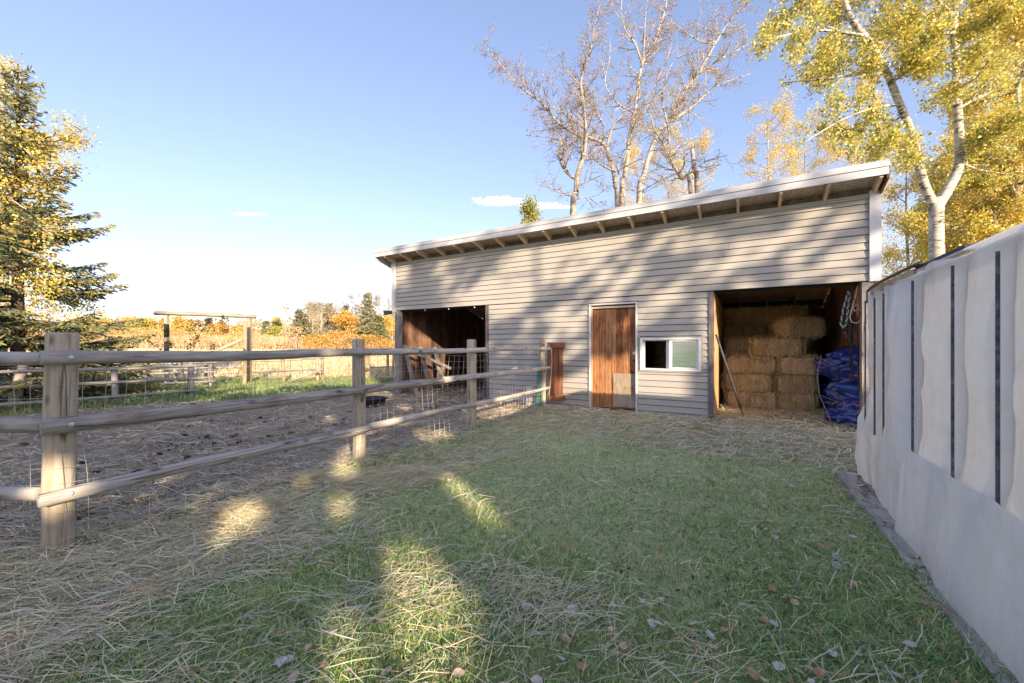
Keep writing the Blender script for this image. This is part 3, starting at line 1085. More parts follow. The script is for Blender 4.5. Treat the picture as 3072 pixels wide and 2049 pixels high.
PT = [0.0, 2.20, 4.22, 6.60]
PR = [0.074, 0.067, 0.075, 0.060]
PH = [1.385, 1.375, 1.40, 1.44]
for i, t in enumerate(PT):
    b = fl_(t, 0, 0)
    post_obj('post', b, PH[i] - PR[i] * 0.16, PR[i], M['post'], fence, ((0, R(1.6)) if i == 0 else (R(0.5), R(-0.6 + i * 0.4))), i)
post_obj('post', (-2.25, 0.02, 0), 1.36, 0.095, M['post'], fence, (0, 0), 7)
RZ = [(1.222, 1.245), (0.815, 0.845), (0.395, 0.435)]
RRD = [0.043, 0.048, 0.043]
for k, (z0, z1) in enumerate(RZ):
    off = 0.108
    tb_ = PT[1] + 0.06 if k != 1 else PT[1] + 1.25
    zz = lambda t: z0 + (z1 - z0) * t / 6.6
    rail_obj('rail', fl_((-0.08, -0.075, -0.09)[k], 0.112, zz(0)), fl_(tb_ - 0.01, off, zz(tb_)), RRD[k], RRD[k] * 0.9, M['rail'], fence, k * 7 + 1)
    rail_obj('rail', fl_(tb_ + 0.01, off - 0.005, zz(tb_) + 0.004), fl_(6.74, 0.085, zz(6.6) + 0.004), RRD[k] * 0.92, RRD[k] * 0.78, M['rail'], fence, k * 7 + 3)
    zl = (1.215, 0.82, 0.40)[k]
    rail_obj('rail', (-2.6, 0.0 - 0.10, zl + 0.01), ((-0.005, 0.0, -0.03)[k], -0.070, zl), RRD[k] * 0.95, RRD[k] * 0.95, M['rail'], fence, k * 7 + 5)
    for t, hx in ((0.0, 0.02), (-0.0, -0.14)):
        p = Vector(fl_(t + 0.03, 0.112 + RRD[k] * 0.86, zz(0) + (0.006 if hx > 0 else 0.0)))
        if hx < 0:
            p = Vector((-0.22, -0.09 - RRD[k] * 0.85, zl))
        mb = MB()
        mb.lathe([(0, 0.008), (0.010, 0.007), (0.016, 0.003), (0.017, -0.006)], 10)
        o = link('bolt', mb.mesh('bolt'), M['bolt'], fence, True)
        o.location = p
        o.rotation_mode = 'QUATERNION'
        o.rotation_quaternion = (Vector((0.35, -0.94, 0)) if hx > 0 else Vector((0.1, -1, 0))).to_track_quat('Z', 'Y')
    for i in (1, 2):
        p = Vector(fl_(PT[i], off + RRD[k] * 0.85, zz(PT[i])))
        mb = MB()
        mb.lathe([(0, 0.007), (0.008, 0.006), (0.013, 0.002), (0.014, -0.006)], 8)
        o = link('bolt', mb.mesh('bolt'), M['bolt'], fence, True)
        o.location = p
        o.rotation_mode = 'QUATERNION'
        o.rotation_quaternion = FR.to_track_quat('Z', 'Y')
# the woven wire behind the rails
rw = random.Random(12)
wm = MB()
hz = [0.03, 0.11, 0.19, 0.27, 0.36, 0.45, 0.55, 0.65, 0.76, 0.87, 0.98, 1.08, 1.17]
wr = 0.0017


def wire_off(t, z):
    # sags and bellies between the posts, pushed out low down
    return 0.085 + 0.018 * math.sin(t * 2.9 + z * 2) + 0.06 * max(0, 0.45 - z) * (0.5 + 0.5 * math.sin(t * 1.7 + 1))


nst = 66
for z in hz:
    pts = []
    for i in range(nst * 2 + 1):
        t = -0.02 + i * 6.62 / (nst * 2)
        pts.append(fl_(t, wire_off(t, z), z + 0.006 * math.sin(t * 5 + z * 9) + 0.012 * math.sin(t * 1.3 + z * 4) + rw.uniform(-0.003, 0.003)))
    wm.tube(pts, wr * (1.25 if z in (hz[0], hz[-1]) else 1), 3, False)
for i in range(nst + 1):
    t = i * 6.6 / nst
    pts = []
    for z in [0.0] + hz:
        pts.append(fl_(t + 0.012 * math.sin(z * 5 + t * 2) + rw.uniform(-0.006, 0.006), wire_off(t, z), z))
    wm.tube(pts, wr, 3, False)
# the part west of the corner
for z in hz:
    wm.tube([(-2.4 + i * 0.12, -0.055 + 0.008 * math.sin(i), z + rw.uniform(-0.006, 0.006)) for i in range(21)], wr, 3, False)
for i in range(24):
    x = -2.4 + i * 0.1
    wm.tube([(x + rw.uniform(-0.006, 0.006), -0.055, z) for z in [0.0] + hz], wr, 3, False)
tag(wm.build('wire_mesh', M['wire'], fence), kind='stuff')

# ---- pole fence panels in the pasture corner
def pole_fence(label, a, b, ts, zs, r, pr, h, over=0.12, mat='greyrail', pm='greypost', seed=0, rough=0.0, name='pole_fence', cat='fence', side=-1):
    a, b = Vector((a[0], a[1], 0)), Vector((b[0], b[1], 0))
    d = (b - a)
    L = d.length
    d.normalize()
    sd = Vector((d.y, -d.x, 0))
    th = thing(name, label, cat, (a.x, a.y, 0))
    rg = random.Random(seed)
    for i, t in enumerate(ts):
        p = d * (t * L)
        g = gz(a.x + p.x, a.y + p.y)
        post_obj('post', (p.x, p.y, g - 0.02), h * rg.uniform(0.95, 1.08), pr * rg.uniform(0.9, 1.1), M[pm], th, (rg.uniform(-.03, .03), rg.uniform(-.03, .03)), seed + i, n=9)
    for k, z in enumerate(zs):
        p0 = d * (-over) + sd * ((pr + r) * 0.9)
        p1 = d * (L + over) + sd * ((pr + r) * 0.9)
        g0, g1 = gz(a.x, a.y), gz(b.x, b.y)
        rail_obj('rail', (p0.x, p0.y, g0 + z + rg.uniform(-rough, rough)), (p1.x, p1.y, g1 + z + rg.uniform(-rough, rough)), r, r * 0.85, M[mat], th, seed * 5 + k, n=8, segs=8)
    return th


pole_fence('grey three-rail pole fence panel standing in green weeds behind the corner post', (-11.6, 5.35), (-7.92, 9.82), (0.0, 0.42, 0.77, 1.0), (0.80, 0.50, 0.19), 0.037, 0.062, 0.86, seed=3)
pole_fence('older grey pole fence standing just behind the three-rail panel', (-13.5, 9.2), (-9.3, 12.3), (0.0, 0.35, 0.62, 0.84, 1.0), (0.83, 0.55, 0.24), 0.034, 0.055, 0.95, seed=11, rough=0.05)
pole_fence('sagging grey pole fence reaching from the weeds to the timber arch', (-10.4, 11.4), (-8.9, 13.3), (0.0, 0.55), (0.95, 0.62, 0.33), 0.032, 0.05, 1.0, seed=17, rough=0.06, over=0.02)
pole_fence('low tan field fence with dark rails between the arch and the barn', (-8.75, 13.7), (-6.95, 14.6), (0.38, 1.0), (0.86, 0.42), 0.03, 0.055, 1.05, mat='greyrail', pm='tanpost', seed=23, over=0.05)
pole_fence('far tan field fence of spaced posts beside the barn corner', (-6.1, 16.7), (-3.6, 20.0), (0.0, 0.32, 0.8), (0.36,), 0.03, 0.055, 1.05, pm='tanpost', seed=29, over=0.05, rough=0.04)

# ---- timber arch over the field gateway
arch = thing('timber_arch', 'tall timber gateway arch with a long squared top beam', 'gateway', (-11.28, 13.0, 0))
ag = gz(-11.3, 13.0)


def timber_post(name, p, h, w, mat, parent, shade_band=False):
    mb = MB()
    mb.box(-w / 2, w / 2, -w / 2, w / 2, -0.2, h)
    o = mb.build(name, mat, parent)
    o.location = p
    return o


def shadow_band_mat():  # black bands are a shadow across the post, painted into its colour
    m, nt, out = newmat('shadow_banded_post')
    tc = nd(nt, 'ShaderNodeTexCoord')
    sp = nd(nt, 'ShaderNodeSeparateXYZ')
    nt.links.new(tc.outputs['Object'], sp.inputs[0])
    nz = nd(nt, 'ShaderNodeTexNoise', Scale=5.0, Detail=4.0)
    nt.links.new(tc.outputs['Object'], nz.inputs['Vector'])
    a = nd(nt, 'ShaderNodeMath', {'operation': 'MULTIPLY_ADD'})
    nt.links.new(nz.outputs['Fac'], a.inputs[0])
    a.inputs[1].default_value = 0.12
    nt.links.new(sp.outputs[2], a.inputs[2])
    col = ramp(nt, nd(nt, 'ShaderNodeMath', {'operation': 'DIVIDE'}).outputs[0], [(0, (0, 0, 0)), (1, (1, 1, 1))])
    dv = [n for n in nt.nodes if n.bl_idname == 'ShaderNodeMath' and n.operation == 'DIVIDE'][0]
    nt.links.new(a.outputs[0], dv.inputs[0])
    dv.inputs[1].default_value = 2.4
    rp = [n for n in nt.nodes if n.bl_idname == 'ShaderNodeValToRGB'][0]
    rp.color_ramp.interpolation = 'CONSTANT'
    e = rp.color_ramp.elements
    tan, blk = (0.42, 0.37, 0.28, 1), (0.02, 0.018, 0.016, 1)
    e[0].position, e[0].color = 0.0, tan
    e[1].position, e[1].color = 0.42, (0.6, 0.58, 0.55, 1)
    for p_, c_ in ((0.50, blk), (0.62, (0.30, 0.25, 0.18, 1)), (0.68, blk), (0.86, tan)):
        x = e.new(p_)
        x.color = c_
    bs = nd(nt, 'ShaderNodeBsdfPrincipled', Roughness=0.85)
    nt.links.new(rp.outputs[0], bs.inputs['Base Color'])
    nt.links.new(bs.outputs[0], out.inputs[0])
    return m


p1 = timber_post('post', (0, 0, ag), 2.30 - ag, 0.10, shadow_band_mat(), arch)
tag(p1, 'post with a black shadow band painted on it')
p2 = Vector((-8.97 + 11.28, 13.6 - 13.0, gz(-8.97, 13.6)))
timber_post('post', p2, 2.24 - p2.z, 0.11, M['tanpost'], arch)
rail_obj('beam', (-0.32, -0.10, 2.375), (p2.x + 0.24, p2.y - 0.04, 2.305), 0.066, 0.062, M['tanrail'], arch, 41, n=4, segs=3)
for fx in (0.22, 0.36, 0.72, 0.80):
    mb = MB()
    mb.lathe([(0, 0.01), (0.018, 0.008), (0.02, -0.01)], 8)
    o = link('bolt', mb.mesh('bolt'), M['bolt'], arch, True)
    v = Vector((-0.32, -0.10, 2.375)).lerp(Vector((p2.x + 0.24, p2.y - 0.04, 2.305)), fx)
    o.location = (v.x, v.y - 0.06, v.z)
    o.rotation_euler = (R(90), 0, 0)

bp_ = thing('braced_gatepost', 'round braced gatepost standing beside the timber arch', 'post', (-8.72, 13.0, 0))
g_ = gz(-8.72, 13.0)
post_obj('post', (0, 0, g_), 2.10, 0.058, M['tanpost'], bp_, (0, 0), 51, n=10)
rail_obj('brace', (-0.04, -0.05, 1.52), (-1.55, -0.75, 0.62), 0.05, 0.05, M['tanrail'], bp_, 52, n=8, segs=4)
rail_obj('brace', (1.0, 0.75, 0.06), (2.05, 1.0, 0.48), 0.04, 0.04, M['greyrail'], bp_, 53, n=8, segs=4)
lg = MB()
for zz_ in (0.35, 0.62, 0.9, 1.12):
    lg.tube([(0.05, 0, zz_), (1.2, 0.9, zz_ + 0.02), (2.6, 2.0, zz_), (5.0, 4.2, zz_ + 0.05)], 0.004, 3, False)
lg.build('fence_wire', M['wire'], bp_)

# white field posts farther out, with strands of wire
wp = [(-7.04, 14.4), (-6.03, 16.7), (-5.46, 17.5), (-13.8, 30), (-15.5, 36)]
for i, (x, y) in enumerate(wp[:3]):
    t_ = post_obj('fence_post', (x, y, gz(x, y)), 1.12, 0.062, M['vinylwhite'] if False else M['tanpost'], None, (0, 0), 60 + i, n=9)
    tag(t_, ('pale field post nearest the timber arch', 'pale field post in the middle of the row by the barn', 'pale field post closest to the barn corner')[i], 'post', 'pale field posts')

# ---- small red-brown gate between the last fence post and the barn
gt = thing('small_gate', 'narrow red-brown plank gate between the last fence post and the barn wall', 'gate', (0.735, 8.22, 0.0), math.atan2(0.26, 0.35))
gl_ = 0.43
for k, x in enumerate((0.0, 0.145, 0.29)):
    MB().box(x + 0.004, x + 0.138, -0.011, 0.011, 0.16, 1.33).build('plank', M['gate'], gt)
MB().box(-0.02, gl_ + 0.04, -0.055, -0.0125, 1.26, 1.375).build('crosspiece', M['gate'], gt)
MB().box(-0.02, gl_ + 0.04, -0.055, -0.0125, 0.15, 0.27).build('crosspiece', M['gate'], gt)
MB().box(gl_ + 0.03, gl_ + 0.07, -0.05, 0.02, 1.20, 1.34).build('hinge', M['black'], gt)

# twine and wire tied round the last post
tw = MB()
c = Vector(fl_(6.6, 0, 0)) + Vector((FP[0], FP[1], 0.0))
pts = [(c.x + 0.085 * math.cos(a), c.y + 0.085 * math.sin(a), 1.36 + 0.02 * math.sin(a * 2)) for a in [i * 0.5 for i in range(14)]]
pts += [(c.x + 0.10, c.y - 0.09, 1.33), (c.x + 0.17, c.y - 0.02, 1.25), (c.x + 0.185, c.y - 0.01, 1.0), (c.x + 0.17, c.y - 0.02, 0.75), (c.x + 0.14, c.y - 0.05, 0.5), (c.x + 0.12, c.y - 0.05, 0.3)]
tw.tube(pts, 0.006, 5)
tag(tw.build('twine', M['whiterope']), 'pale loop of twine hung over the fence post beside the red-brown gate', 'twine')
gb = MB()
rq = random.Random(3)
for i in range(16):
    a = rq.uniform(2.4, 4.6)
    r_ = rq.uniform(0.085, 0.12)
    gb.tube([(c.x + r_ * math.cos(a), c.y + r_ * math.sin(a), 0.92 - rq.uniform(0, 0.1)), (c.x + r_ * 1.15 * math.cos(a + .1), c.y + r_ * 1.15 * math.sin(a + .1), 0.5),
             (c.x + r_ * 1.3 * math.cos(a + .15), c.y + r_ * 1.3 * math.sin(a + .15), 0.22), (c.x + r_ * 1.5 * math.cos(a + .5), c.y + r_ * 1.5 * math.sin(a + .5), 0.05 + rq.uniform(0, 0.05))], 0.005, 4)
tag(gb.build('baling_twine', M['greentwine']), 'bunch of green baling twine tied to the fence post beside the gate', 'twine')

# ---- rubber feed tub on the paddock earth
tub = thing('feed_tub', 'low round black rubber tub lying on the paddock earth', 'tub', (-3.02, 8.62, gz(-3.02, 8.62) - 0.01))
tb = MB()
tb.lathe([(0.0, 0.0), (0.22, 0.0), (0.255, 0.03), (0.275, 0.17), (0.29, 0.175), (0.292, 0.20), (0.275, 0.212), (0.262, 0.205), (0.24, 0.05), (0.0, 0.035)], 28)
tb.build('tub_body', M['rubber'], tub, True)
for a in (0.4, 0.4 + math.pi):
    hb = MB()
    hb.tube([(0.285 * math.cos(a + e), 0.285 * math.sin(a + e), 0.19 + 0.0 * e) for e in (-0.28,)] + [(0.335 * math.cos(a - .15), 0.335 * math.sin(a - .15), 0.175), (0.335 * math.cos(a + .15), 0.335 * math.sin(a + .15), 0.175), (0.285 * math.cos(a + .28), 0.285 * math.sin(a + .28), 0.19)], 0.012, 6)
    hb.build('handle', M['rubber'], tub, True)

# ---- boards leaning in the west bay
pal_ = thing('leaning_slat_panel', 'grey slatted panel with a diagonal board leaning on the end wall of the paddock bay', 'panel', tuple(bw(-5.2, 0.0, 0.0)), BROT)
for k, (d_, zt) in enumerate(((0.14, 1.33), (0.72, 1.26), (1.28, 1.26))):
    MB().bar((0.30, d_, -0.08), (-0.20 + 0.05 * k, d_ + 0.02, zt), 0.022, 0.15, (0, 1, 0)).build('slat', M['greypost'], pal_)
MB().bar((0.06, 0.05, 1.20), (0.26, 1.62, 0.62), 0.022, 0.085, (0, 0, 1)).build('diagonal_board', M['greypost'], pal_)
for lab, s_, d_, mt, w_, zt in (('weathered grey plank leaning in the back corner of the paddock bay', -4.75, 2.3, 'greypost', 0.14, 1.2),
                                ('blue painted plank leaning on the back wall of the paddock bay', -4.0, 3.6, 'bluepaint', 0.14, 1.35),
                                ('pale grey board leaning beside the blue plank in the paddock bay', -3.45, 3.7, 'greypost', 0.2, 1.3)):
    a_, b_ = bw(s_, d_, -0.05), bw(s_ - 0.08, d_ + 0.3, zt)
    ax = Vector((BU[0], BU[1], 0))
    o = MB().bar((0, 0, 0), tuple(b_ - a_), w_, 0.025, ax.cross(b_ - a_)).build('leaning_plank', M[mt])
    o.location = a_
    tag(o, lab, 'plank', 'planks leaning in the paddock bay')

# ------------------------------------------------------------------ plastic-sheeted lean-to on the east side
GR = thing('plastic_greenhouse', 'low shelter walled with milky plastic sheet held by dark battens', 'greenhouse', (3.45, 3.824, 0), math.atan2(0.863, 0.5052))
GLEN = 3.7


def film_mat():
    m, nt, out = newmat('milky_polythene')
    tc = nd(nt, 'ShaderNodeTexCoord')
    mp = nd(nt, 'ShaderNodeMapping')
    mp.inputs['Scale'].default_value = (5.0, 1, 0.8)
    nt.links.new(tc.outputs['Object'], mp.inputs['Vector'])
    nz = nd(nt, 'ShaderNodeTexNoise', Scale=1.6, Detail=7.0, Roughness=0.62, Distortion=0.8)
    nt.links.new(mp.outputs[0], nz.inputs['Vector'])
    n2 = nd(nt, 'ShaderNodeTexNoise', Scale=5.0, Detail=6.0, Roughness=0.7, Distortion=1.2)
    nt.links.new(tc.outputs['Object'], n2.inputs['Vector'])
    n3 = nd(nt, 'ShaderNodeTexNoise', Scale=26.0, Detail=4.0, Roughness=0.7)
    nt.links.new(tc.outputs['Object'], n3.inputs['Vector'])
    col = ramp(nt, n2.outputs['Fac'], [(0.28, (0.74, 0.73, 0.74)), (0.5, (0.84, 0.835, 0.85)), (0.72, (0.90, 0.895, 0.91))])
    mr = nd(nt, 'ShaderNodeMapRange')
    nt.links.new(n3.outputs['Fac'], mr.inputs[0])
    mr.inputs[1].default_value, mr.inputs[2].default_value = 0.62, 0.8
    mr.inputs[4].default_value = 0.35
    mx = nd(nt, 'ShaderNodeMix', {'data_type': 'RGBA'})
    nt.links.new(mr.outputs[0], mx.inputs['Factor'])
    nt.links.new(col, mx.inputs[6])
    mx.inputs[7].default_value = (0.42, 0.40, 0.38, 1)
    bs = nd(nt, 'ShaderNodeBsdfPrincipled', Roughness=0.16)
    bs.inputs['Specular IOR Level'].default_value = 0.5
    nt.links.new(mx.outputs[2], bs.inputs['Base Color'])
    hsum = nd(nt, 'ShaderNodeMath', {'operation': 'MULTIPLY_ADD'})
    nt.links.new(n2.outputs['Fac'], hsum.inputs[0])
    hsum.inputs[1].default_value = 0.35
    nt.links.new(nz.outputs['Fac'], hsum.inputs[2])
    bp = nd(nt, 'ShaderNodeBump', Strength=0.22, Distance=0.04)
    nt.links.new(hsum.outputs[0], bp.inputs['Height'])
    nt.links.new(bp.outputs[0], bs.inputs['Normal'])
    tr = nd(nt, 'ShaderNodeBsdfTranslucent')
    tr.inputs['Color'].default_value = (0.84, 0.86, 0.92, 1)
    a = nd(nt, 'ShaderNodeMixShader')
    a.inputs[0].default_value = 0.5
    nt.links.new(bs.outputs[0], a.inputs[1])
    nt.links.new(tr.outputs[0], a.inputs[2])
    tp = nd(nt, 'ShaderNodeBsdfTransparent')
    b = nd(nt, 'ShaderNodeMixShader')
    b.inputs[0].default_value = 0.05
    nt.links.new(a.outputs[0], b.inputs[1])
    nt.links.new(tp.outputs[0], b.inputs[2])
    nt.links.new(b.outputs[0], out.inputs[0])
    return m


M['film'] = film_mat()
M['clearfilm'] = film_mat()
M['clearfilm'].name = 'clear_polythene'
for _n in M['clearfilm'].node_tree.nodes:
    if _n.bl_idname == 'ShaderNodeMixShader' and abs(_n.inputs[0].default_value - 0.05) < 1e-4:
        _n.inputs[0].default_value = 0.24
BX = [-2.377, -1.923, -1.315, -0.653, -0.392, -0.077]
BX2 = [-2.95, -3.5]
allb = sorted(BX + BX2)


def sheet(name, x0, x1, zb, zt, off, seed, nx=150, nz_=46, flare=0.0, corner=0.0, wr=0.02, pin=True):
    u = np.linspace(0, 1, nx)
    v = np.linspace(0, 1, nz_)
    U, Vv = np.meshgrid(u, v)
    X = x0 + (x1 - x0) * U
    ztx = zt(X) if callable(zt) else zt
    zbx = zb(X) if callable(zb) else zb
    Z = zbx + (ztx - zbx) * Vv
    # pulled in along the battens, bellied between; long vertical folds
    dist = np.min(np.abs(X[..., None] - np.array(allb)), axis=-1)
    belly = np.clip(dist / 0.3, 0, 1) * 0.05
    hold = sstep(0.40, 0.75, Z) if pin else np.zeros_like(Z)
    belly = belly * hold + 0.05 * (1 - hold)
    rdg = lambda a, b, sc, sd: (0.5 - np.abs(fbm(a, b, sc, sd, 2) - 0.5) * 2)
    fold = rdg(X + 0.10 * Z, Z * 0.16, 7.0, seed) * 0.9 * wr + rdg(X - 0.25 * Z, Z * 0.25, 3.0, seed + 2) * 1.3 * wr
    fold2 = rdg(X + Z * 0.8, Z - 0.5 * X, 2.6, seed + 5) * 1.5 * wr + rdg(X - Z * 0.7, Z + 0.3 * X, 9.0, seed + 6) * 0.38 * wr + rdg(X * 2 + Z * 1.3, Z * 2 - X, 11.0, seed + 7) * 0.16 * wr
    loose = (1 - 0.8 * sstep(1.45, 1.75, Z)) * np.where(Z > 0.5, 0.12 + 0.88 * np.clip(dist / 0.16, 0, 1), 0.8)
    Y = off + belly * (0.4 + fbm(X, Z, 1.2, seed + 9, 2)) + (fold + fold2) * loose
    low = 1 - sstep(0.0, 0.75, Z)
    Y = Y + flare * low * (0.5 + vn(X, Z * 0 + seed, 1.3, seed))
    if corner:
        e = sstep(x1 - 0.6, x1, X)
        Y = Y + corner * e * np.sin(np.clip(Z / 0.9, 0, 1) * math.pi) ** 1.2
        X = X + 0.05 * e * low
    V = np.stack([X, Y, Z], -1).reshape(-1, 3)
    ii, jj = np.meshgrid(np.arange(nx - 1), np.arange(nz_ - 1))
    a = (jj * nx + ii).ravel()
    Q = np.stack([a, a + 1, a + 1 + nx, a + nx], -1)
    return np_mesh(name, V, Q, None, M['film'], GR, smooth=True)


sheet('plastic_sheet', -GLEN, 0.03, lambda x: 0.03 + 0.02 * np.sin(x * 4), lambda x: 1.825 + 0.012 * np.sin(x * 7) - 0.03 * np.abs(np.sin(x * 2.2)) , 0.0, 3, nx=300, nz_=70, corner=0.06, flare=0.01, wr=0.026)
# the second sheet lapped over the first from the batten nearest the middle
sheet('plastic_sheet', -GLEN, -1.33, lambda x: -0.01 + 0.02 * np.sin(x * 5 + 1), 0.62, 0.055, 8, nx=200, nz_=30, flare=0.05, wr=0.012, pin=False)
sheet('plastic_sheet', -1.32, -0.68, lambda x: 0.05 + 0.0 * x, lambda x: 1.78 - 0.02 * np.abs(x), 0.034, 15, nx=60, nz_=40, flare=0.02, wr=0.018)
# battens
batm = plain('dark_batten', (0.075, 0.08, 0.105), 0.7, var=0.5, scale=40, dirt=(0.36, 0.37, 0.42), dirt_amt=0.8)
for i, x in enumerate(allb):
    w = 0.009 if i % 2 else 0.011
    MB().box(x - w / 2, x + w / 2, 0.052, 0.064, 0.53 + 0.02 * math.sin(i * 3), 1.735 + 0.012 * math.sin(i * 5)).build('batten', batm, GR)
# frame, roof film, edges
studm = M['rafter']
for x in allb:
    MB().box(x - 0.02, x + 0.02, -0.10, -0.015, 0.0, 1.74).build('stud', studm, GR)
MB().box(-GLEN, 0.0, -0.10, -0.012, 1.745, 1.80).build('top_plate', studm, GR)
MB().box(-1.15, -0.02, -0.010, 0.010, 1.79, 1.850).build('fascia_strip', M['ply'], GR)
MB().box(-GLEN - 0.04, 0.06, -3.36, -0.012, 1.835, 1.845).build('roof_film', M['clearfilm'], GR)
em = MB()
em.tube([(-1.25, 0.0, 1.875), (-0.9, 0.01, 1.872), (-0.45, 0.012, 1.868), (-0.1, 0.012, 1.858), (0.06, 0.01, 1.84), (0.07, 0.01, 1.72)], 0.013, 6)
em.build('edge_pipe', M['black'], GR)
MB().box(-1.85, -1.1, -0.09, -0.012, 1.850, 1.868).build('roof_edge', plain('dark_shingle', (0.05, 0.065, 0.10), 0.8, var=0.4, scale=30), GR)
MB().box(0.03, 0.05, -3.3, -0.03, -0.03, 1.834).build('end_sheet', M['clearfilm'], GR)
MB().box(-GLEN, 0.05, -3.35, -3.30, -0.03, 1.834).build('rear_sheet', M['clearfilm'], GR)
MB().box(-GLEN - 0.03, -GLEN - 0.01, -3.298, -0.03, -0.03, 1.834).build('end_sheet', M['clearfilm'], GR)
# weathered plank edging in front of the sheet
ed = thing('plank_edging', 'weathered grey plank edging half sunk in the grass below the plastic sheet', 'edging', (3.45, 3.824, 0), math.atan2(0.863, 0.5052))
ew = wood('edging_plank', [(0.30, (0.17, 0.14, 0.115)), (0.45, (0.40, 0.36, 0.32)), (0.7, (0.58, 0.54, 0.50))], axis=0, stretch=16, bump=0.5)
xe = 0.12
for k, L_ in enumerate((1.02, 1.06, 1.5, 2.4)):
    y0, y1 = (0.10, 0.255) if k == 0 else (0.085 - 0.01 * k, 0.235 - 0.008 * k)
    MB().box(xe - L_, xe - 0.008, y0 - 0.10, y1, -0.10, 0.035 - 0.004 * k).build('plank', ew, ed)
    xe -= L_

# ------------------------------------------------------------------ hay bales and the clutter of the hay bay
STRAW = [(0.74, 0.62, 0.37), (0.66, 0.54, 0.32), (0.56, 0.49, 0.31), (0.82, 0.73, 0.50), (0.40, 0.31, 0.18)]
STRAWW = [3, 3, 2, 1.6, 1.4]


def bale_mat():
    m, nt, out = newmat('packed_hay')
    tc = nd(nt, 'ShaderNodeTexCoord')
    mp = nd(nt, 'ShaderNodeMapping')
    mp.inputs['Scale'].default_value = (30, 12, 12)
    nt.links.new(tc.outputs['Object'], mp.inputs['Vector'])
    nz = nd(nt, 'ShaderNodeTexNoise', Scale=2.0, Detail=8.0, Roughness=0.75, Distortion=1.5)
    nt.links.new(mp.outputs[0], nz.inputs['Vector'])
    col = ramp(nt, nz.outputs['Fac'], [(0.34, (0.22, 0.165, 0.09)), (0.48, (0.62, 0.51, 0.31)), (0.64, (0.80, 0.69, 0.46))])
    bs = nd(nt, 'ShaderNodeBsdfPrincipled', Roughness=0.95)
    bs.inputs['Specular IOR Level'].default_value = 0.1
    nt.links.new(col, bs.inputs['Base Color'])
    bp = nd(nt, 'ShaderNodeBump', Strength=1.0, Distance=0.03)
    nt.links.new(nz.outputs['Fac'], bp.inputs['Height'])
    nt.links.new(bp.outputs[0], bs.inputs['Normal'])
    nt.links.new(bs.outputs[0], out.inputs[0])
    return m


M['bale'] = bale_mat()


def make_bale(L, Wd, H, seed, nstr=1700, wild=1.0):
    rs = np.random.RandomState(seed)
    # body: rounded box with lumpy flakes
    nx, ny, nz_ = 16, 7, 6
    mb_v, mb_q = [], []
    V, Q, o = [], [], 0

    def face(fn, a, b):
        nonlocal o
        u, v = np.meshgrid(np.linspace(-1, 1, a), np.linspace(-1, 1, b))
        P = fn(u, v)
        V.append(P.reshape(-1, 3))
        i, j = np.meshgrid(np.arange(a - 1), np.arange(b - 1))
        k = (j * a + i).ravel()
        Q.append(np.stack([k, k + 1, k + 1 + a, k + a], -1) + o)
        o += a * b
    st = lambda x, y, z: np.stack(np.broadcast_arrays(x, y, z), -1).astype(float)
    one = np.ones(1)
    face(lambda u, v: st(u, -1.0, v), nx, nz_)
    face(lambda u, v: st(-u, 1.0, v), nx, nz_)
    face(lambda u, v: st(1.0, u, v), ny, nz_)
    face(lambda u, v: st(-1.0, -u, v), ny, nz_)
    face(lambda u, v: st(u, v, 1.0), nx, ny)
    face(lambda u, v: st(u, -v, -1.0), nx, ny)
    P = np.concatenate(V)
    # superellipsoid rounding
    n6 = (np.abs(P) ** 9).sum(1) ** (1 / 9.0)
    P = P / n6[:, None]
    P *= np.array([L / 2 - 0.012, Wd / 2, H / 2 - 0.010])
    fl = fbm(P[:, 0] * 12 + seed, P[:, 1] * 3, 1.0, seed, 2) - 0.5
    d = fl * 0.03 + (fbm(P[:, 0] * 5 + P[:, 2] * 7, P[:, 1] * 5 + P[:, 2] * 9, 1.0, seed + 3, 2) - 0.5) * 0.035
    P *= (1 + d[:, None] / np.array([L / 2, Wd / 2, H / 2]) * np.array([0.6, 1, 1]))
    P[:, 2] += H / 2
    body = (P, np.concatenate(Q))
    # loose strands on the faces: flakes run across the long sides, ends are tangled
    n = nstr
    U = rs.uniform(-1, 1, (n, 3))
    ax = rs.choice(6, n, p=[0.30, 0.06, 0.16, 0.16, 0.22, 0.10])
    S = U * np.array([L / 2, Wd / 2, H / 2]) * 0.86
    Nn = np.zeros((n, 3))
    for k, (a, sg) in enumerate(((1, -1), (1, 1), (0, 1), (0, -1), (2, 1), (2, -1))):
        m = ax == k
        S[m, a] = sg * np.array([L / 2, Wd / 2, H / 2])[a] * (1.0 + rs.uniform(-0.02, 0.02, m.sum()))
        Nn[m, a] = sg
    D = rs.normal(size=(n, 3))
    side = (ax <= 1)
    D[side] *= np.array([0.35, 0.25, 1.0])
    D[side, 2] *= 1.4
    topm = ax >= 4
    D[topm] *= np.array([0.5, 1.0, 0.15])
    D -= Nn * (D * Nn).sum(1, keepdims=True) * 0.8
    D /= np.linalg.norm(D, axis=1, keepdims=True)
    D += Nn * rs.uniform(0.0, 0.42 * wild, (n, 1))
    Ls = rs.uniform(0.07, 0.24, n)
    S = S - D * Ls[:, None] * 0.5 + Nn * 0.008
    S[:, 2] += H / 2
    C = pal(rs, n, STRAW, STRAWW, 0.3)
    return body, strands(S, D, Ls, rs.uniform(0.0035, 0.0085, n), C, rs, 0, 0.35)


bale_tpl = {}
for key, args in {'long_a': (0.92, 0.46, 0.37, 1), 'long_b': (0.90, 0.47, 0.365, 2), 'short': (0.62, 0.46, 0.37, 3), 'wild': (0.72, 0.45, 0.37, 4, 2600, 2.6)}.items():
    body, stv = make_bale(*args)
    bale_tpl[key] = (body, stv)
bale_proto = {}


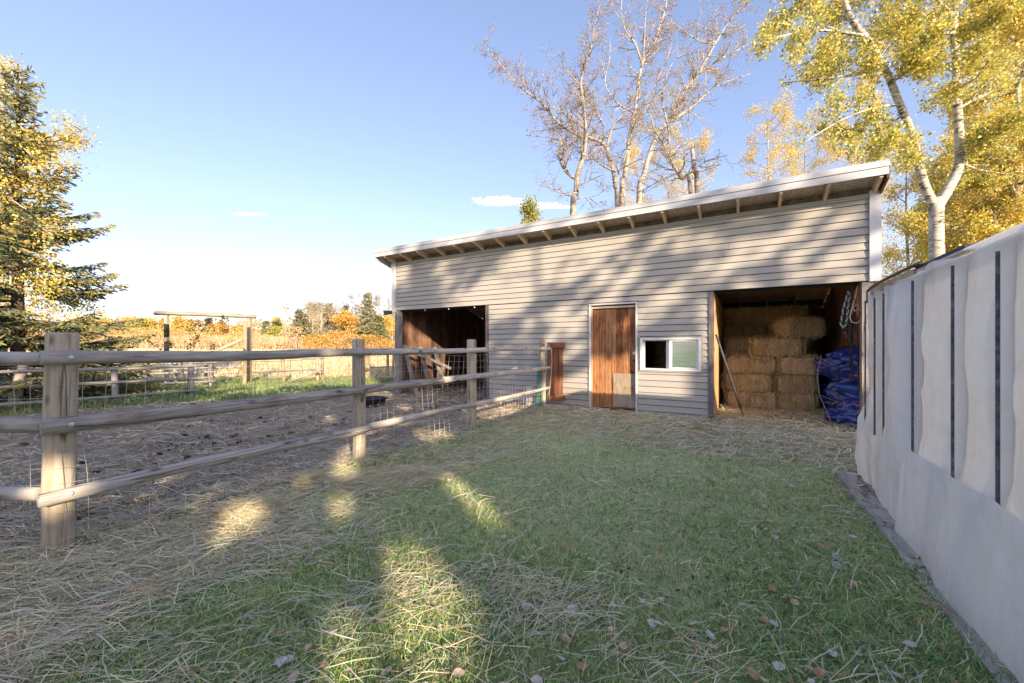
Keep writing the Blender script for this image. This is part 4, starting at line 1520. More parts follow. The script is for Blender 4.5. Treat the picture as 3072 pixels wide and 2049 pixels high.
def place_bale(key, s, d, z, rz, label, group='hay bales stacked in the open bay'):
    loc = bw(s, d, z)
    if key not in bale_proto:
        t = thing('hay_bale', label, 'hay bale', tuple(loc), BROT + rz, group)
        (P, Q), (v, q, c) = bale_tpl[key]
        np_mesh('packed_hay', P, Q, None, M['bale'], t)
        tag(np_mesh('loose_straw', v, q, c, M['straw'], t), kind='stuff')
        Wd, L = {'long_a': (0.46, 0.92), 'long_b': (0.47, 0.90), 'short': (0.46, 0.62), 'wild': (0.45, 0.72)}[key]
        for x in (-L * 0.22, L * 0.22):
            mb = MB()
            hw, h = Wd / 2 + 0.004, 0.37
            mb.tube([(x, -hw, 0.02), (x, -hw, h - 0.03), (x, -hw + 0.04, h + 0.002), (x, hw - 0.04, h + 0.002), (x, hw, h - 0.03), (x, hw, 0.02)], 0.0035, 4)
            mb.build('twine', M['twine'], t)
        bale_proto[key] = t
        return t
    t = copy_tree(bale_proto[key])
    t.location = loc
    t.rotation_euler = (0, 0, BROT + rz)
    t['label'] = label
    t['group'] = group
    return t


B0, BH = -0.02, 0.372
place_bale('long_a', 2.85, 1.98, B0, 0.02, 'bottom row hay bale behind the pitchfork')
place_bale('short', 3.64, 2.0, B0, -0.06, 'bottom row hay bale beside the blue tarp')
place_bale('long_b', 2.80, 2.02, B0 + BH, -0.03, 'second row hay bale behind the pitchfork')
place_bale('short', 3.62, 2.03, B0 + BH, 0.05, 'second row hay bale beside the blue tarp')
place_bale('long_a', 2.84, 2.02, B0 + 2 * BH, 0.03, 'third row hay bale, its top free at the bay post end')
place_bale('short', 3.66, 1.99, B0 + 2 * BH, 3.10, 'third row hay bale beside the blue tarp')
place_bale('long_b', 3.30, 2.05, B0 + 3 * BH, 0.02, 'long golden hay bale just under the single top bale')
place_bale('short', 2.60, 2.62, B0 + 3 * BH, 1.52, 'grey-green hay bale set back at the bay post end of the fourth row')
place_bale('wild', 3.68, 2.05, B0 + 4 * BH, 0.42, 'shaggy single hay bale on top of the front stack')
for r_ in range(6):
    for k, s_ in enumerate((2.72, 3.62)):
        if r_ == 5 and k == 1:
            s_ = 3.50
        lab = '%s hay bale of the dark back stack, %s' % (('lowest', 'second', 'third', 'fourth', 'fifth', 'topmost')[r_], ('on the bay post side', 'on the tarpaulin side')[k])
        place_bale(('long_a', 'long_b')[(r_ + k) % 2], s_, 3.55, B0 + r_ * BH, (0.03, -0.04)[(r_ + k) % 2], lab, 'dark bales at the back of the bay')
for r_ in range(4):
    place_bale('long_a' if r_ % 2 else 'long_b', 1.45, 1.6, B0 + r_ * BH, 0.03 * (-1) ** r_, ('lowest', 'second', 'third', 'top')[r_] + ' dim hay bale stacked behind the open half of the window', 'bales behind the window')

# pitchfork leaning on the bay jamb
top = bw(2.30, -0.03, 1.50)
bot = bw(2.66, 0.52, 0.20)
pf = thing('pitchfork', 'old pitchfork with a dark handle leaning on the bay post, tines in the hay', 'pitchfork', tuple(bot))
a_ = Vector((0, 0, 0))
dv = top - bot
pb = MB()
pb.tube([dv, dv * 0.75 + Vector((0.0, 0, 0.004)), dv * 0.4 + Vector((0.004, 0, -0.004)), dv * 0.0], [0.017, 0.0185, 0.019, 0.017], 10)
pb.build('handle', M['forkhandle'], pf, True)
fb = MB()
fb.tube([dv * 0.10, dv * -0.02, dv * -0.06], [0.021, 0.020, 0.012], 10)
fb.build('ferrule', M['forkmetal'], pf, True)
side = Vector((BN[0], BN[1], 0))
fwd = Vector((BU[0], BU[1], 0))
dn = -dv.normalized()
for k in range(4):
    o_ = (k - 1.5) * 0.042
    tb = MB()
    base = dn * 0.05 + side * (o_ * 0.4)
    p1 = dn * 0.075 + side * o_
    tb.tube([base, p1, p1 + Vector((0, 0, -0.08)) + fwd * 0.03, p1 + Vector((0, 0, -0.16)) + fwd * 0.02, p1 + Vector((0, 0, -0.24)) - fwd * 0.03], [0.008, 0.008, 0.0075, 0.006, 0.003], 6)
    tb.build('tine', M['forkmetal'], pf, True)

# crumpled blue tarp on the east wall
def tarp_mat():
    m, nt, out = newmat('blue_tarp')
    tc = nd(nt, 'ShaderNodeTexCoord')
    nz = nd(nt, 'ShaderNodeTexNoise', Scale=6.0, Detail=5.0, Distortion=1.0)
    nt.links.new(tc.outputs['Object'], nz.inputs['Vector'])
    col = ramp(nt, nz.outputs['Fac'], [(0.3, (0.006, 0.018, 0.12)), (0.55, (0.014, 0.045, 0.28)), (0.8, (0.04, 0.10, 0.44))])
    bs = nd(nt, 'ShaderNodeBsdfPrincipled', Roughness=0.24)
    bs.inputs['Specular IOR Level'].default_value = 0.7
    nt.links.new(col, bs.inputs['Base Color'])
    nt.links.new(bs.outputs[0], out.inputs[0])
    return m


M['tarp'] = tarp_mat()


def tarp():
    nu, nv = 130, 120
    u, v = np.meshgrid(np.linspace(0, 1, nu), np.linspace(0, 1, nv))
    D_ = 0.40 + 1.80 * u
    Z_ = 1.32 * v
    wx = D_ + 0.35 * (fbm(D_, Z_, 1.6, 41, 3) - 0.5)
    wz = Z_ + 0.35 * (fbm(D_, Z_, 1.6, 43, 3) - 0.5)
    lump = 0.30 * np.exp(-(((wx - 1.25) / 0.55) ** 2 + ((wz - 1.0) / 0.20) ** 2)) + 0.24 * np.exp(-(((wx - 1.0) / 0.42) ** 2 + ((wz - 0.5) / 0.22) ** 2)) \
        + 0.26 * np.exp(-(((wx - 0.62) / 0.28) ** 2 + ((wz - 0.10) / 0.16) ** 2)) + 0.16 * np.exp(-(((wx - 1.8) / 0.3) ** 2 + ((wz - 0.45) / 0.4) ** 2))
    rid = 0
    rg_ = random.Random(5)
    for k in range(18):
        a = rg_.uniform(0, math.pi)
        fr = rg_.uniform(6, 24)
        ph = rg_.uniform(0, 6)
        q = math.cos(a) * wx + math.sin(a) * wz
        msk = sstep(0.42, 0.7, fbm(D_ + 3 * k, Z_, 2.2, 60 + k, 2))
        rid = rid + msk * (np.abs(np.sin(q * fr + ph + 2.5 * (fbm(D_, Z_, 3.0, 80 + k, 2) - 0.5))) - 0.5) * (1.15 / fr)
    off = 0.06 + lump * 0.85 + rid * 0.9
    off *= np.clip((1.04 - v) * 7, 0, 1) * np.clip(u * 7 + 0.25, 0, 1)
    s = 4.365 - np.maximum(off, 0.0)
    zz_ = 0.0 + Z_ - 0.22 * v * (1 - np.sin(np.clip(u * 1.2, 0, 1) * math.pi)) + 0.09 * v * np.sin(u * 11)
    X = BP0[0] + BU[0] * s + BN[0] * D_
    Y = BP0[1] + BU[1] * s + BN[1] * D_
    V = np.stack([X, Y, zz_], -1).reshape(-1, 3)
    ii, jj = np.meshgrid(np.arange(nu - 1), np.arange(nv - 1))
    a = (jj * nu + ii).ravel()
    Q = np.stack([a, a + 1, a + 1 + nu, a + nu], -1)
    c0 = V.mean(0)
    o = np_mesh('tarpaulin', V - c0, Q, None, M['tarp'], loc=tuple(c0))
    tag(o, 'crumpled shiny blue tarpaulin heaped against the wall of the hay bay', 'tarpaulin')


tarp()

# forked stick in front of the tarp
sk = MB()
q0, q1, q2, q3 = bw(3.98, 0.5, 0.02), bw(3.86, 0.85, 0.45), bw(3.84, 0.9, 0.80), bw(3.90, 0.95, 1.13)
sk.tube([q0, q1, q2, q3], [0.006, 0.009, 0.010, 0.009], 6)
sk.tube([q3 + Vector((0, 0, -0.05)), bw(4.05, 0.7, 0.98)], [0.006, 0.004], 5)
sk.tube([q1, bw(4.1, 0.5, 0.36)], [0.005, 0.004], 5)
tag(sk.build('stick', M['greypost']), 'thin forked grey stick leaning on the blue tarpaulin', 'stick')

# ropes and tack hanging inside the east post
def twisted(name, label, pts, r, mats, turns=40, parts=('strand', 'strand')):
    t = thing(name, label, 'rope', tuple(pts[0]))
    P = [Vector(p) - Vector(pts[0]) for p in pts]
    # resample
    acc = [0]
    for i in range(1, len(P)):
        acc.append(acc[-1] + (P[i] - P[i - 1]).length)
    n = 90

    def at(L):
        for i in range(1, len(P)):
            if L <= acc[i] or i == len(P) - 1:
                f = (L - acc[i - 1]) / max(1e-6, acc[i] - acc[i - 1])
                return P[i - 1].lerp(P[i], min(1, f))
    for k, mt in enumerate(mats):
        q = []
        for i in range(n + 1):
            c = at(acc[-1] * i / n)
            a = i / n * turns + k * 2 * math.pi / len(mats)
            q.append(c + Vector((math.cos(a) * r * 0.55, math.sin(a) * r * 0.55, 0.35 * r * math.sin(a))))
        mb = MB()
        mb.tube(q, r * 0.62, 6)
        mb.build(parts[k], M[mt], t, True)
    return t


hx = lambda s, d, z: bw(s, d, z)
twisted('hanging_rope', 'teal and white lead rope hanging in a long loop by the bay post', [hx(4.16, 0.30, 2.18), hx(4.10, 0.32, 1.9), hx(4.07, 0.34, 1.66), hx(4.09, 0.30, 1.58), hx(4.13, 0.27, 1.66), hx(4.15, 0.28, 1.9), hx(4.18, 0.3, 2.15)], 0.015, ('tealrope', 'whiterope'), 70)
wr_ = MB()
wr_.tube([hx(4.235, 0.12, 2.2), hx(4.20, 0.12, 2.02), hx(4.17, 0.12, 1.90), hx(4.20, 0.11, 1.84), hx(4.25, 0.11, 1.86), hx(4.235, 0.12, 1.95), hx(4.17, 0.13, 1.88), hx(4.145, 0.14, 1.75), hx(4.17, 0.13, 1.67), hx(4.23, 0.11, 1.65), hx(4.27, 0.11, 1.70)], 0.008, 8)
tag(wr_.build('hanging_rope', M['whiterope'], smooth=True), 'white rope hanging in open loops inside the bay post', 'rope')
ot = MB()
rq = random.Random(6)
for i in range(14):
    a = hx(4.24, 0.13, 2.24)
    b = a + Vector((rq.uniform(-0.08, 0.03), rq.uniform(-0.05, 0.05), -rq.uniform(0.25, 0.5)))
    ot.tube([a, a.lerp(b, 0.4) + Vector((rq.uniform(-.03, .03), rq.uniform(-.02, .02), 0)), b], 0.004, 4)
tag(ot.build('twine_bundle', M['twine']), 'bundle of orange baling twine hung from the top of the bay post', 'twine')
st_ = MB()
for i in range(7):
    a = hx(4.20 + rq.uniform(-0.06, 0.05), 0.22 + rq.uniform(-.06, .1), 1.75)
    ln = rq.uniform(0.35, 1.2)
    st_.tube([a, a + Vector((rq.uniform(-.02, .02), rq.uniform(-.02, .02), -ln * 0.5)), a + Vector((rq.uniform(-.03, .03), 0, -ln))], 0.009, 5)
so = tag(st_.build('halter_straps', M['strap']), 'black halter straps with metal clips hanging beside the teal rope', 'halter')
for i in range(5):
    c_ = hx(4.10 + 0.035 * i, 0.2 + 0.03 * (i % 3), 1.50 - 0.05 * (i % 3))
    mb = MB()
    mb.tube([c_ + Vector((0.016 * math.cos(a), 0.004, 0.026 * math.sin(a))) for a in [j * 0.7 for j in range(10)]], 0.004, 5)
    mb.build('clip', M['steel'], so, True)

# ------------------------------------------------------------------ trees
def nrm(v):
    return v / max(v.length, 1e-9)


def grow(mb, tips, p, d, L, r, lvl, mx, rg, up=0.12, wob=0.22, kids=(3, 5), ratio=0.55, spread=(0.6, 1.1), sides=(9, 6, 4, 3), start=0.25, seg=None, taper=0.3):
    n = max(3, int(L / (seg or (0.35 if lvl < 2 else 0.22))))
    n = min(n, 12)
    pts, rad = [Vector(p)], [r]
    d = nrm(Vector(d))
    for i in range(n):
        d = nrm(d + Vector((rg.gauss(0, wob), rg.gauss(0, wob), rg.gauss(0, wob * 0.7) + up)) * (0.6 if lvl == 0 else 1))
        pts.append(pts[-1] + d * (L / n))
        rad.append(r * (1 - (1 - taper) * (i + 1) / n))
    mb.tube(pts, rad, sides[min(lvl, len(sides) - 1)], lvl < 2)
    branch_off(mb, tips, pts, rad, L, lvl, mx, rg, up, wob, kids, ratio, spread, sides, start)


def branch_off(mb, tips, pts, rad, L, lvl, mx, rg, up, wob, kids, ratio, spread, sides, start=0.25):
    n = len(pts) - 1
    if lvl >= mx:
        for i in range(max(1, n // 2), n + 1):
            tips.append(pts[i])
        return
    tips.append(pts[-1])
    for k in range(rg.randint(*kids)):
        t = start + (1 - start) * ((k + rg.random()) / kids[1])
        t = min(t, 0.98)
        i = min(int(t * n), n - 1)
        f = t * n - i
        p = pts[i].lerp(pts[i + 1], f)
        dd = nrm(pts[i + 1] - pts[i])
        ax = dd.orthogonal()
        ax.rotate(Matrix.Rotation(rg.uniform(0, 2 * math.pi), 3, dd))
        ang = rg.uniform(*spread)
        nd_ = nrm(dd * math.cos(ang) + ax * math.sin(ang))
        grow(mb, tips, p, nd_, L * ratio * rg.uniform(0.6, 1.15) * (1.15 - 0.5 * t), max(rad[i] * 0.6, 0.0035), lvl + 1, mx, rg, up, wob, kids, ratio, spread, sides, 0.2)


def limb(mb, pts, rads, n=9):
    """Smoothed traced limb; returns the smoothed points and radii."""
    P = [Vector(p) for p in pts]
    m = len(P)
    if not isinstance(rads, (list, tuple)):
        rads = [rads] * m
    elif len(rads) == 2 and m > 2:
        rads = [rads[0] + (rads[1] - rads[0]) * i / (m - 1) for i in range(m)]
    op, orr = [], []
    for i in range(m - 1):
        a, b, c, d = P[max(i - 1, 0)], P[i], P[i + 1], P[min(i + 2, m - 1)]
        for k in range(4):
            t = k / 4
            op.append(0.5 * ((2 * b) + (c - a) * t + (2 * a - 5 * b + 4 * c - d) * t * t + (3 * b - a - 3 * c + d) * t ** 3))
            orr.append(rads[i] + (rads[i + 1] - rads[i]) * t)
    op.append(P[-1])
    orr.append(rads[-1])
    mb.tube(op, orr, n)
    return op, orr


def leaves_at(tips, per, sig, size, cols, wts, seed, var=0.18, keep=None, flat=None, aspect=0.75):
    rs = np.random.RandomState(seed)
    T = np.array([tuple(t) for t in tips])
    P = np.repeat(T, per, axis=0)
    P = P + rs.normal(size=P.shape) * np.array(sig)
    if keep is not None:
        P = P[keep(P, rs)]
    n = len(P)
    C = pal(rs, n, cols, wts, var)
    return leaf_quads(P, rs.uniform(size * 0.6, size * 1.25, n), C, rs, aspect, flat)


def tree_obj(name, label, cat, base, mb, barkm, lv, leafm=None, group=None, crown='crown'):
    base = Vector(base)
    t = thing(name, label, cat, tuple(base), 0, group)
    mb.v = [(x - base.x, y - base.y, z - base.z) for x, y, z in mb.v]
    mb.build('trunk', barkm, t, True)
    if lv is not None:
        V, Q, C = lv
        o = np_mesh(crown, V - np.array(tuple(base)), Q, C, leafm or M['leaf'], t)
    return t


GOLD = [(0.82, 0.64, 0.13), (0.74, 0.54, 0.10), (0.80, 0.69, 0.22), (0.60, 0.57, 0.14), (0.42, 0.46, 0.12), (0.70, 0.42, 0.09)]
GOLDW = [4, 3, 3, 2.2, 1.6, 0.8]
OLIVE = [(0.66, 0.60, 0.15), (0.50, 0.52, 0.13), (0.34, 0.38, 0.12), (0.78, 0.65, 0.15), (0.26, 0.31, 0.10), (0.64, 0.44, 0.11)]
OLIVEW = [3, 3, 2.2, 2.5, 1.4, 0.6]

# --- forked aspen beside the barn
YA = 8.6
A = lambda x, y, dz=0.0: px(x, y, YA + dz)
mb, tips = MB(), []
rg = random.Random(21)
trunk = [Vector((A(2151, 900).x, YA, -0.3)), A(2151, 620), A(2150, 540), A(2150, 480), A(2149, 455)]
limb(mb, trunk, [0.15, 0.125, 0.12, 0.122, 0.11], 14)
LL, LLr = limb(mb, [A(2150, 480), A(2125, 432, -.02), A(2108, 370, -.05), A(2090, 300, -.1), A(2062, 230, -.2), A(2035, 165, -.25), A(1995, 95, -.3), A(1955, 45, -.3), A(1932, -20, -.3), A(1905, -110, -.4)], [0.088, 0.082, 0.075, 0.069, 0.065, 0.061, 0.058, 0.053, 0.05, 0.032], 11)
RL_, RLr = limb(mb, [A(2150, 480), A(2180, 430, .03), A(2200, 385, .05), A(2203, 330, .1), A(2198, 240, .12), A(2196, 150, .15), A(2190, 60, .2), A(2196, -30, .2), A(2200, -130, .2)], [0.095, 0.09, 0.086, 0.078, 0.074, 0.07, 0.064, 0.058, 0.04], 11)
side = [
    # start, via, end (view coordinates, depth offsets), radius
    (((2058, 240, -.2), (1960, 262, -.5), (1840, 330, -.9)), .032), (((2030, 158, -.25), (1940, 175, -.3), (1800, 190, .1)), .034),
    (((1985, 82, -.3), (1880, 70, -.6), (1760, 90, -1.0)), .032), (((1960, 50, -.3), (1850, 20, .3), (1770, 30, .6)), .028),
    (((1935, -10, -.3), (1850, -60, -.6), (1740, -50, -1.0)), .03), (((2075, 262, -.2), (2010, 300, .4), (1900, 290, .9)), .026),
    (((2045, 190, -.2), (2100, 150, -.6), (2130, 60, -1.2)), .028), (((2010, 120, -.3), (2060, 70, .5), (2090, -20, .9)), .026),
    (((2100, 335, -.1), (2060, 345, -.5), (1990, 330, -.9)), .02), (((1990, 90, -.3), (1900, 130, .8), (1850, 160, 1.5)), .026),
    (((2202, 350, .06), (2260, 318, -.3), (2360, 262, -.8)), .045), (((2199, 250, .1), (2280, 200, .4), (2370, 120, .8)), .03),
    (((2196, 75, .15), (2100, 82, .1), (2030, 70, -.3)), .035), (((2194, 120, .15), (2250, 60, -.4), (2330, 10, -.9)), .03),
    (((2200, 300, .1), (2260, 330, .8), (2330, 340, 1.5)), .025), (((2196, 170, .15), (2140, 130, .8), (2080, 60, 1.3)), .026),
    (((2192, 20, .2), (2250, -40, .3), (2340, -90, .5)), .03), (((2198, 200, .1), (2240, 180, -.8), (2280, 120, -1.6)), .026),
    (((2203, 372, .05), (2250, 390, .8), (2320, 400, 1.5)), .022), (((2195, 40, .2), (2130, -20, -.6), (2060, -60, -1.1)), .03)]
for trip, r_ in side:
    pts = [A(*q) for q in trip]
    op, orr = limb(mb, pts, [r_, r_ * 0.7, r_ * 0.3], 6)
    Lb = sum((op[i + 1] - op[i]).length for i in range(len(op) - 1))
    branch_off(mb, tips, op, orr, Lb, 1, 3, rg, 0.03, 0.25, (4, 7), 0.34, (0.5, 1.15), (9, 6, 4, 3), 0.15)
    branch_off(mb, tips, op, orr, Lb, 2, 3, rg, 0.03, 0.25, (4, 6), 0.30, (0.5, 1.15), (9, 6, 4, 3), 0.2)
for L_, r_ in ((LL, LLr), (RL_, RLr)):
    branch_off(mb, tips, L_[18:], [x * 0.35 for x in r_[18:]], 2.6, 1, 3, rg, 0.05, 0.25, (5, 8), 0.45, (0.7, 1.2), (9, 6, 4, 3), 0.05)
lv = leaves_at(tips, 17, (0.085, 0.085, 0.085), 0.062, OLIVE + GOLD[:2], OLIVEW + [2.2, 1.4], 5)
tree_obj('aspen_tree', 'large white-trunked forked aspen with olive and gold leaves beside the barn', 'tree', (trunk[0].x, YA, 0), mb, M['aspenbark'], lv)


def golden_tree(label, dx, ytop, Y, r, seed, cols, wts, per=7, spreadw=1.4, crown0=0.3, leaf=0.075, barkm='aspenbark', mx=3, kids=(5, 8), group='golden aspens behind the barn', lean=0.0, nb=16):
    rg = random.Random(seed)
    b = px(dx, 800, Y)
    g = gz(b.x, Y)
    topz = px(dx, ytop, Y).z
    H = topz - g
    mb, tips = MB(), []
    pts = [Vector((b.x + lean * t * H + 0.12 * math.sin(t * 5 + seed), Y + 0.1 * math.cos(t * 4 + seed), g - 0.2 + (H + 0.2) * t)) for t in [i / 8 for i in range(9)]]
    op, orr = limb(mb, pts, [r * (1 - 0.85 * i / 8) for i in range(9)], 8)
    n = len(op)
    for k in range(nb):
        t = crown0 + (1 - crown0) * (k + rg.random()) / nb
        i = min(int(t * (n - 1)), n - 2)
        a = rg.uniform(0, 6.283)
        d = Vector((math.cos(a), math.sin(a), rg.uniform(0.15, 0.9)))
        L = spreadw * (1.15 - 0.75 * t) * rg.uniform(0.7, 1.25)
        grow(mb, tips, op[i], d, L, orr[i] * 0.42 + 0.006, 1, mx, rg, 0.10, 0.2, kids if mx > 2 else kids, 0.45, (0.5, 1.1))
    lv = leaves_at(tips, per, (0.13, 0.13, 0.13), leaf, cols, wts, seed)
    return tree_obj('aspen_tree', label, 'tree', (b.x, Y, g), mb, M[barkm], lv, None, group)


golden_tree('tall golden aspen at the picture edge above the plastic shelter', 2330, -60, 11.5, 0.15, 31, GOLD, GOLDW, per=13, spreadw=2.5, crown0=0.12, nb=30, kids=(5, 7))
golden_tree('broad golden aspen standing behind the forked aspen', 2255, 60, 15.0, 0.15, 32, GOLD, GOLDW, per=12, spreadw=2.8, crown0=0.08, nb=30, kids=(5, 7))
golden_tree('slender yellow aspen between the barn corner and the forked trunk', 2085, 330, 17.0, 0.10, 33, GOLD, [3, 3, 3, 3, 2, 2], per=8, spreadw=2.0, crown0=0.08, nb=20, kids=(3, 6))
golden_tree('low golden aspen filling the gap above the shelter roof', 2190, 380, 13.0, 0.09, 34, GOLD, GOLDW, per=14, spreadw=2.2, crown0=0.1, nb=22, kids=(4, 6))
golden_tree('pale-trunked aspen with thin gold leaves over the high end of the roof', 1962, 220, 21.0, 0.11, 35, GOLD, [4, 3, 3, 1, .5, 2], per=7, spreadw=3.3, crown0=0.2, nb=36, kids=(4, 6), leaf=0.06)
golden_tree('thin gold-leaved aspen rising over the middle of the roof', 1760, 255, 20.0, 0.10, 36, GOLD, [4, 3, 3, 1, .5, 2], per=7, spreadw=3.3, crown0=0.2, nb=36, kids=(4, 6), leaf=0.06)
golden_tree('sparse orange aspen seen over the roof behind the bare trees', 1590, 320, 22.0, 0.10, 37, GOLD, [3, 4, 3, 1, .5, 3], per=7, spreadw=3.3, crown0=0.2, nb=32, kids=(4, 6), leaf=0.06)
golden_tree('sparse gold aspen behind the pale bare trunks', 1480, 350, 24.0, 0.10, 38, GOLD, [3, 4, 3, 1, .5, 3], per=7, spreadw=3.3, crown0=0.2, nb=28, kids=(4, 6), leaf=0.06)
golden_tree('thin gold aspen between the two slender roofline aspens', 1850, 300, 23.0, 0.09, 39, GOLD, [4, 3, 3, 1, .5, 2], per=7, spreadw=3.3, crown0=0.2, nb=32, kids=(4, 6), leaf=0.06)
golden_tree('small green-leaved sapling top showing above the roof edge', 1214, 468, 15.5, 0.04, 40, [(0.46, 0.46, 0.11), (0.30, 0.34, 0.09), (0.7, 0.56, 0.12)], [3, 3, 1], per=22, spreadw=0.8, crown0=0.55, nb=28, kids=(3, 5), mx=2, leaf=0.08, barkm='greybark', group='saplings')
golden_tree('low bright yellow aspen close behind the shelter roof', 2310, 330, 12.2, 0.08, 46, GOLD, GOLDW, per=13, spreadw=2.3, crown0=0.1, nb=30, kids=(5, 7))
golden_tree('tall golden aspen deep behind the picture edge', 2370, 130, 18.0, 0.15, 45, GOLD, GOLDW, per=12, spreadw=3.0, crown0=0.08, nb=30, kids=(5, 7))


# --- bare poplars behind the barn
def C8(cx, cy, Y):
    return px((1400 + cx / 2.24) * 0.76530, cy / 2.24 * 0.76530, Y)


BROWN = [(0.34, 0.19, 0.10), (0.42, 0.27, 0.16), (0.26, 0.14, 0.08), (0.46, 0.34, 0.2)]


def bare_tree(label, Y, limbs, seed, barkm, dens=1.0, leaf=1, leafsz=0.04, group='bare poplars behind the barn', dj=0.5):
    rg = random.Random(seed)
    mb, tips = MB(), []
    base = None
    for li, (pts, r0, r1) in enumerate(limbs):
        dzs = 0.0
        P = []
        n = len(pts)
        sgn = rg.choice((-1, 1))
        for i, (x, y) in enumerate(pts):
            dzs = sgn * dj * (i / (n - 1)) ** 1.5 if li else 0.0
            P.append(C8(x, y, Y + dzs))
        if li == 0:
            g = gz(P[0].x, Y)
            base = Vector((P[0].x, Y, g))
            P = [Vector((P[0].x + 0.05, Y, g - 0.2))] + P
        r0 *= 0.64 if li == 0 else 0.85
        op, orr = limb(mb, P, [r0, r1 * 0.8], 9 if r0 > 0.06 else 6)
        L = sum((op[i + 1] - op[i]).length for i in range(len(op) - 1))
        k0 = 0.35 if li == 0 else 0.12
        nb = int(L * (3.4 if li == 0 else 4.2) * dens)
        for k in range(nb):
            t = k0 + (1 - k0) * (k + rg.random()) / nb
            i = min(int(t * (len(op) - 1)), len(op) - 2)
            dd = nrm(op[i + 1] - op[i])
            ax = dd.orthogonal()
            ax.rotate(Matrix.Rotation(rg.uniform(0, 6.283), 3, dd))
            an = rg.uniform(0.5, 1.3)
            grow(mb, tips, op[i], nrm(dd * math.cos(an) + ax * math.sin(an)), rg.uniform(0.5, 1.5) * (1.1 - 0.5 * t), min(orr[i] * 0.5, 0.022) + 0.003, 1, 3, rg, 0.10, 0.26, (3, 5), 0.55, (0.4, 1.1), (9, 5, 3, 3), 0.2)
    lv = leaves_at(tips, leaf, (0.05, 0.05, 0.05), leafsz, BROWN, None, seed) if leaf else None
    return tree_obj('bare_tree', label, 'tree', base, mb, M[barkm], lv, None, group, crown='seed_heads')


bare_tree('bare poplar with rough brown trunk nearest the low end of the roof', 14.2, [
    ([(715, 1440), (735, 1300), (745, 1180), (780, 1060), (800, 930), (792, 800), (775, 640), (772, 520), (832, 340), (860, 170), (900, 25)], 0.19, 0.012),
    ([(722, 1200), (655, 1140), (615, 1040), (640, 960), (560, 925), (400, 910)], 0.06, 0.012),
    ([(655, 1130), (650, 1020), (690, 930)], 0.045, 0.015),
    ([(775, 1080), (860, 1010), (930, 990)], 0.05, 0.015),
    ([(795, 860), (700, 800), (600, 700), (555, 480)], 0.04, 0.01),
    ([(745, 1250), (850, 1200), (930, 1170)], 0.04, 0.01), ([(730, 1320), (620, 1290), (500, 1240)], 0.03, 0.008), ([(735, 1340), (820, 1330), (900, 1400)], 0.03, 0.008)], 51, 'greybark', dens=1.1)
bare_tree('bare poplar with one long limb sweeping far out over the roof', 15.2, [
    ([(1012, 1390), (1000, 1260), (985, 1150), (950, 1040), (935, 985), (870, 940), (740, 905), (650, 850), (580, 790), (510, 700), (420, 630), (330, 560), (250, 460), (180, 380), (130, 305)], 0.15, 0.012),
    ([(940, 1000), (965, 900), (990, 845), (1050, 760), (1100, 660)], 0.075, 0.02),
    ([(925, 850), (880, 770), (800, 650), (690, 520), (610, 340)], 0.05, 0.01),
    ([(985, 1150), (880, 1090), (820, 1010)], 0.05, 0.02),
    ([(1000, 1230), (1050, 1100), (1090, 980), (1180, 900)], 0.05, 0.015)], 52, 'greybark', dens=1.05)
bare_tree('tall pale bare poplar with straight upper stems', 16.8, [
    ([(1045, 1330), (1060, 1200), (1080, 1060), (1095, 920), (1130, 760), (1150, 600), (1180, 430), (1250, 330), (1290, 200), (1330, 80), (1352, -40)], 0.20, 0.02),
    ([(1178, 430), (1130, 290), (1065, 200), (1040, 60), (1048, -20)], 0.05, 0.012),
    ([(1185, 400), (1195, 260), (1200, 120), (1218, -30)], 0.05, 0.012),
    ([(1130, 760), (1010, 690), (930, 560), (960, 400), (965, 260)], 0.05, 0.012),
    ([(1120, 800), (1230, 720), (1270, 560), (1370, 330), (1375, 120)], 0.045, 0.012)], 53, 'palebark', dens=1.1)
bare_tree('leaning pale bare poplar whose crown spreads eastwards', 16.2, [
    ([(1158, 1370), (1190, 1180), (1235, 1020), (1285, 900), (1350, 820), (1400, 730), (1480, 590), (1545, 515), (1600, 420), (1685, 270), (1760, 150), (1885, 5)], 0.18, 0.016),
    ([(1350, 825), (1480, 745), (1580, 660), (1700, 570), (1910, 495)], 0.08, 0.012),
    ([(1560, 495), (1680, 410), (1800, 350), (1950, 262)], 0.06, 0.010),
    ([(1690, 270), (1600, 290), (1480, 220), (1380, 145)], 0.04, 0.010),
    ([(1700, 240), (1620, 200), (1530, 150)], 0.03, 0.010),
    ([(1285, 900), (1200, 870), (1100, 870)], 0.04, 0.012)], 54, 'palebark', dens=1.2)
bare_tree('dark crooked bare poplar behind the middle of the roof', 13.8, [
    ([(1505, 1310), (1440, 1200), (1375, 1085), (1335, 985), (1255, 855), (1230, 700)], 0.11, 0.015),
    ([(1338, 1010), (1362, 930), (1342, 800), (1310, 640), (1380, 430), (1500, 330)], 0.05, 0.010),
    ([(1390, 1110), (1500, 1000), (1480, 760), (1455, 560)], 0.025, 0.008),
    ([(1400, 1170), (1250, 1240), (1180, 1290)], 0.035, 0.010),
    ([(1450, 1210), (1600, 1090), (1760, 1040)], 0.04, 0.010)], 55, 'greybark', leaf=0, dens=1.1)
sn = MB()
q = [C8(1548, 1300, 14.2), C8(1530, 1150, 14.2), C8(1515, 1010, 14.2), C8(1508, 985, 14.2)]
g = gz(q[0].x, 14.2)
limb(sn, [Vector((q[0].x, 14.2, g - 0.1))] + q, [0.10, 0.085, 0.075, 0.06, 0.02], 8)
tree_obj('dead_snag', 'broken dead tree stub between the bare poplars', 'tree', (q[0].x, 14.2, g), sn, M['greybark'], None)


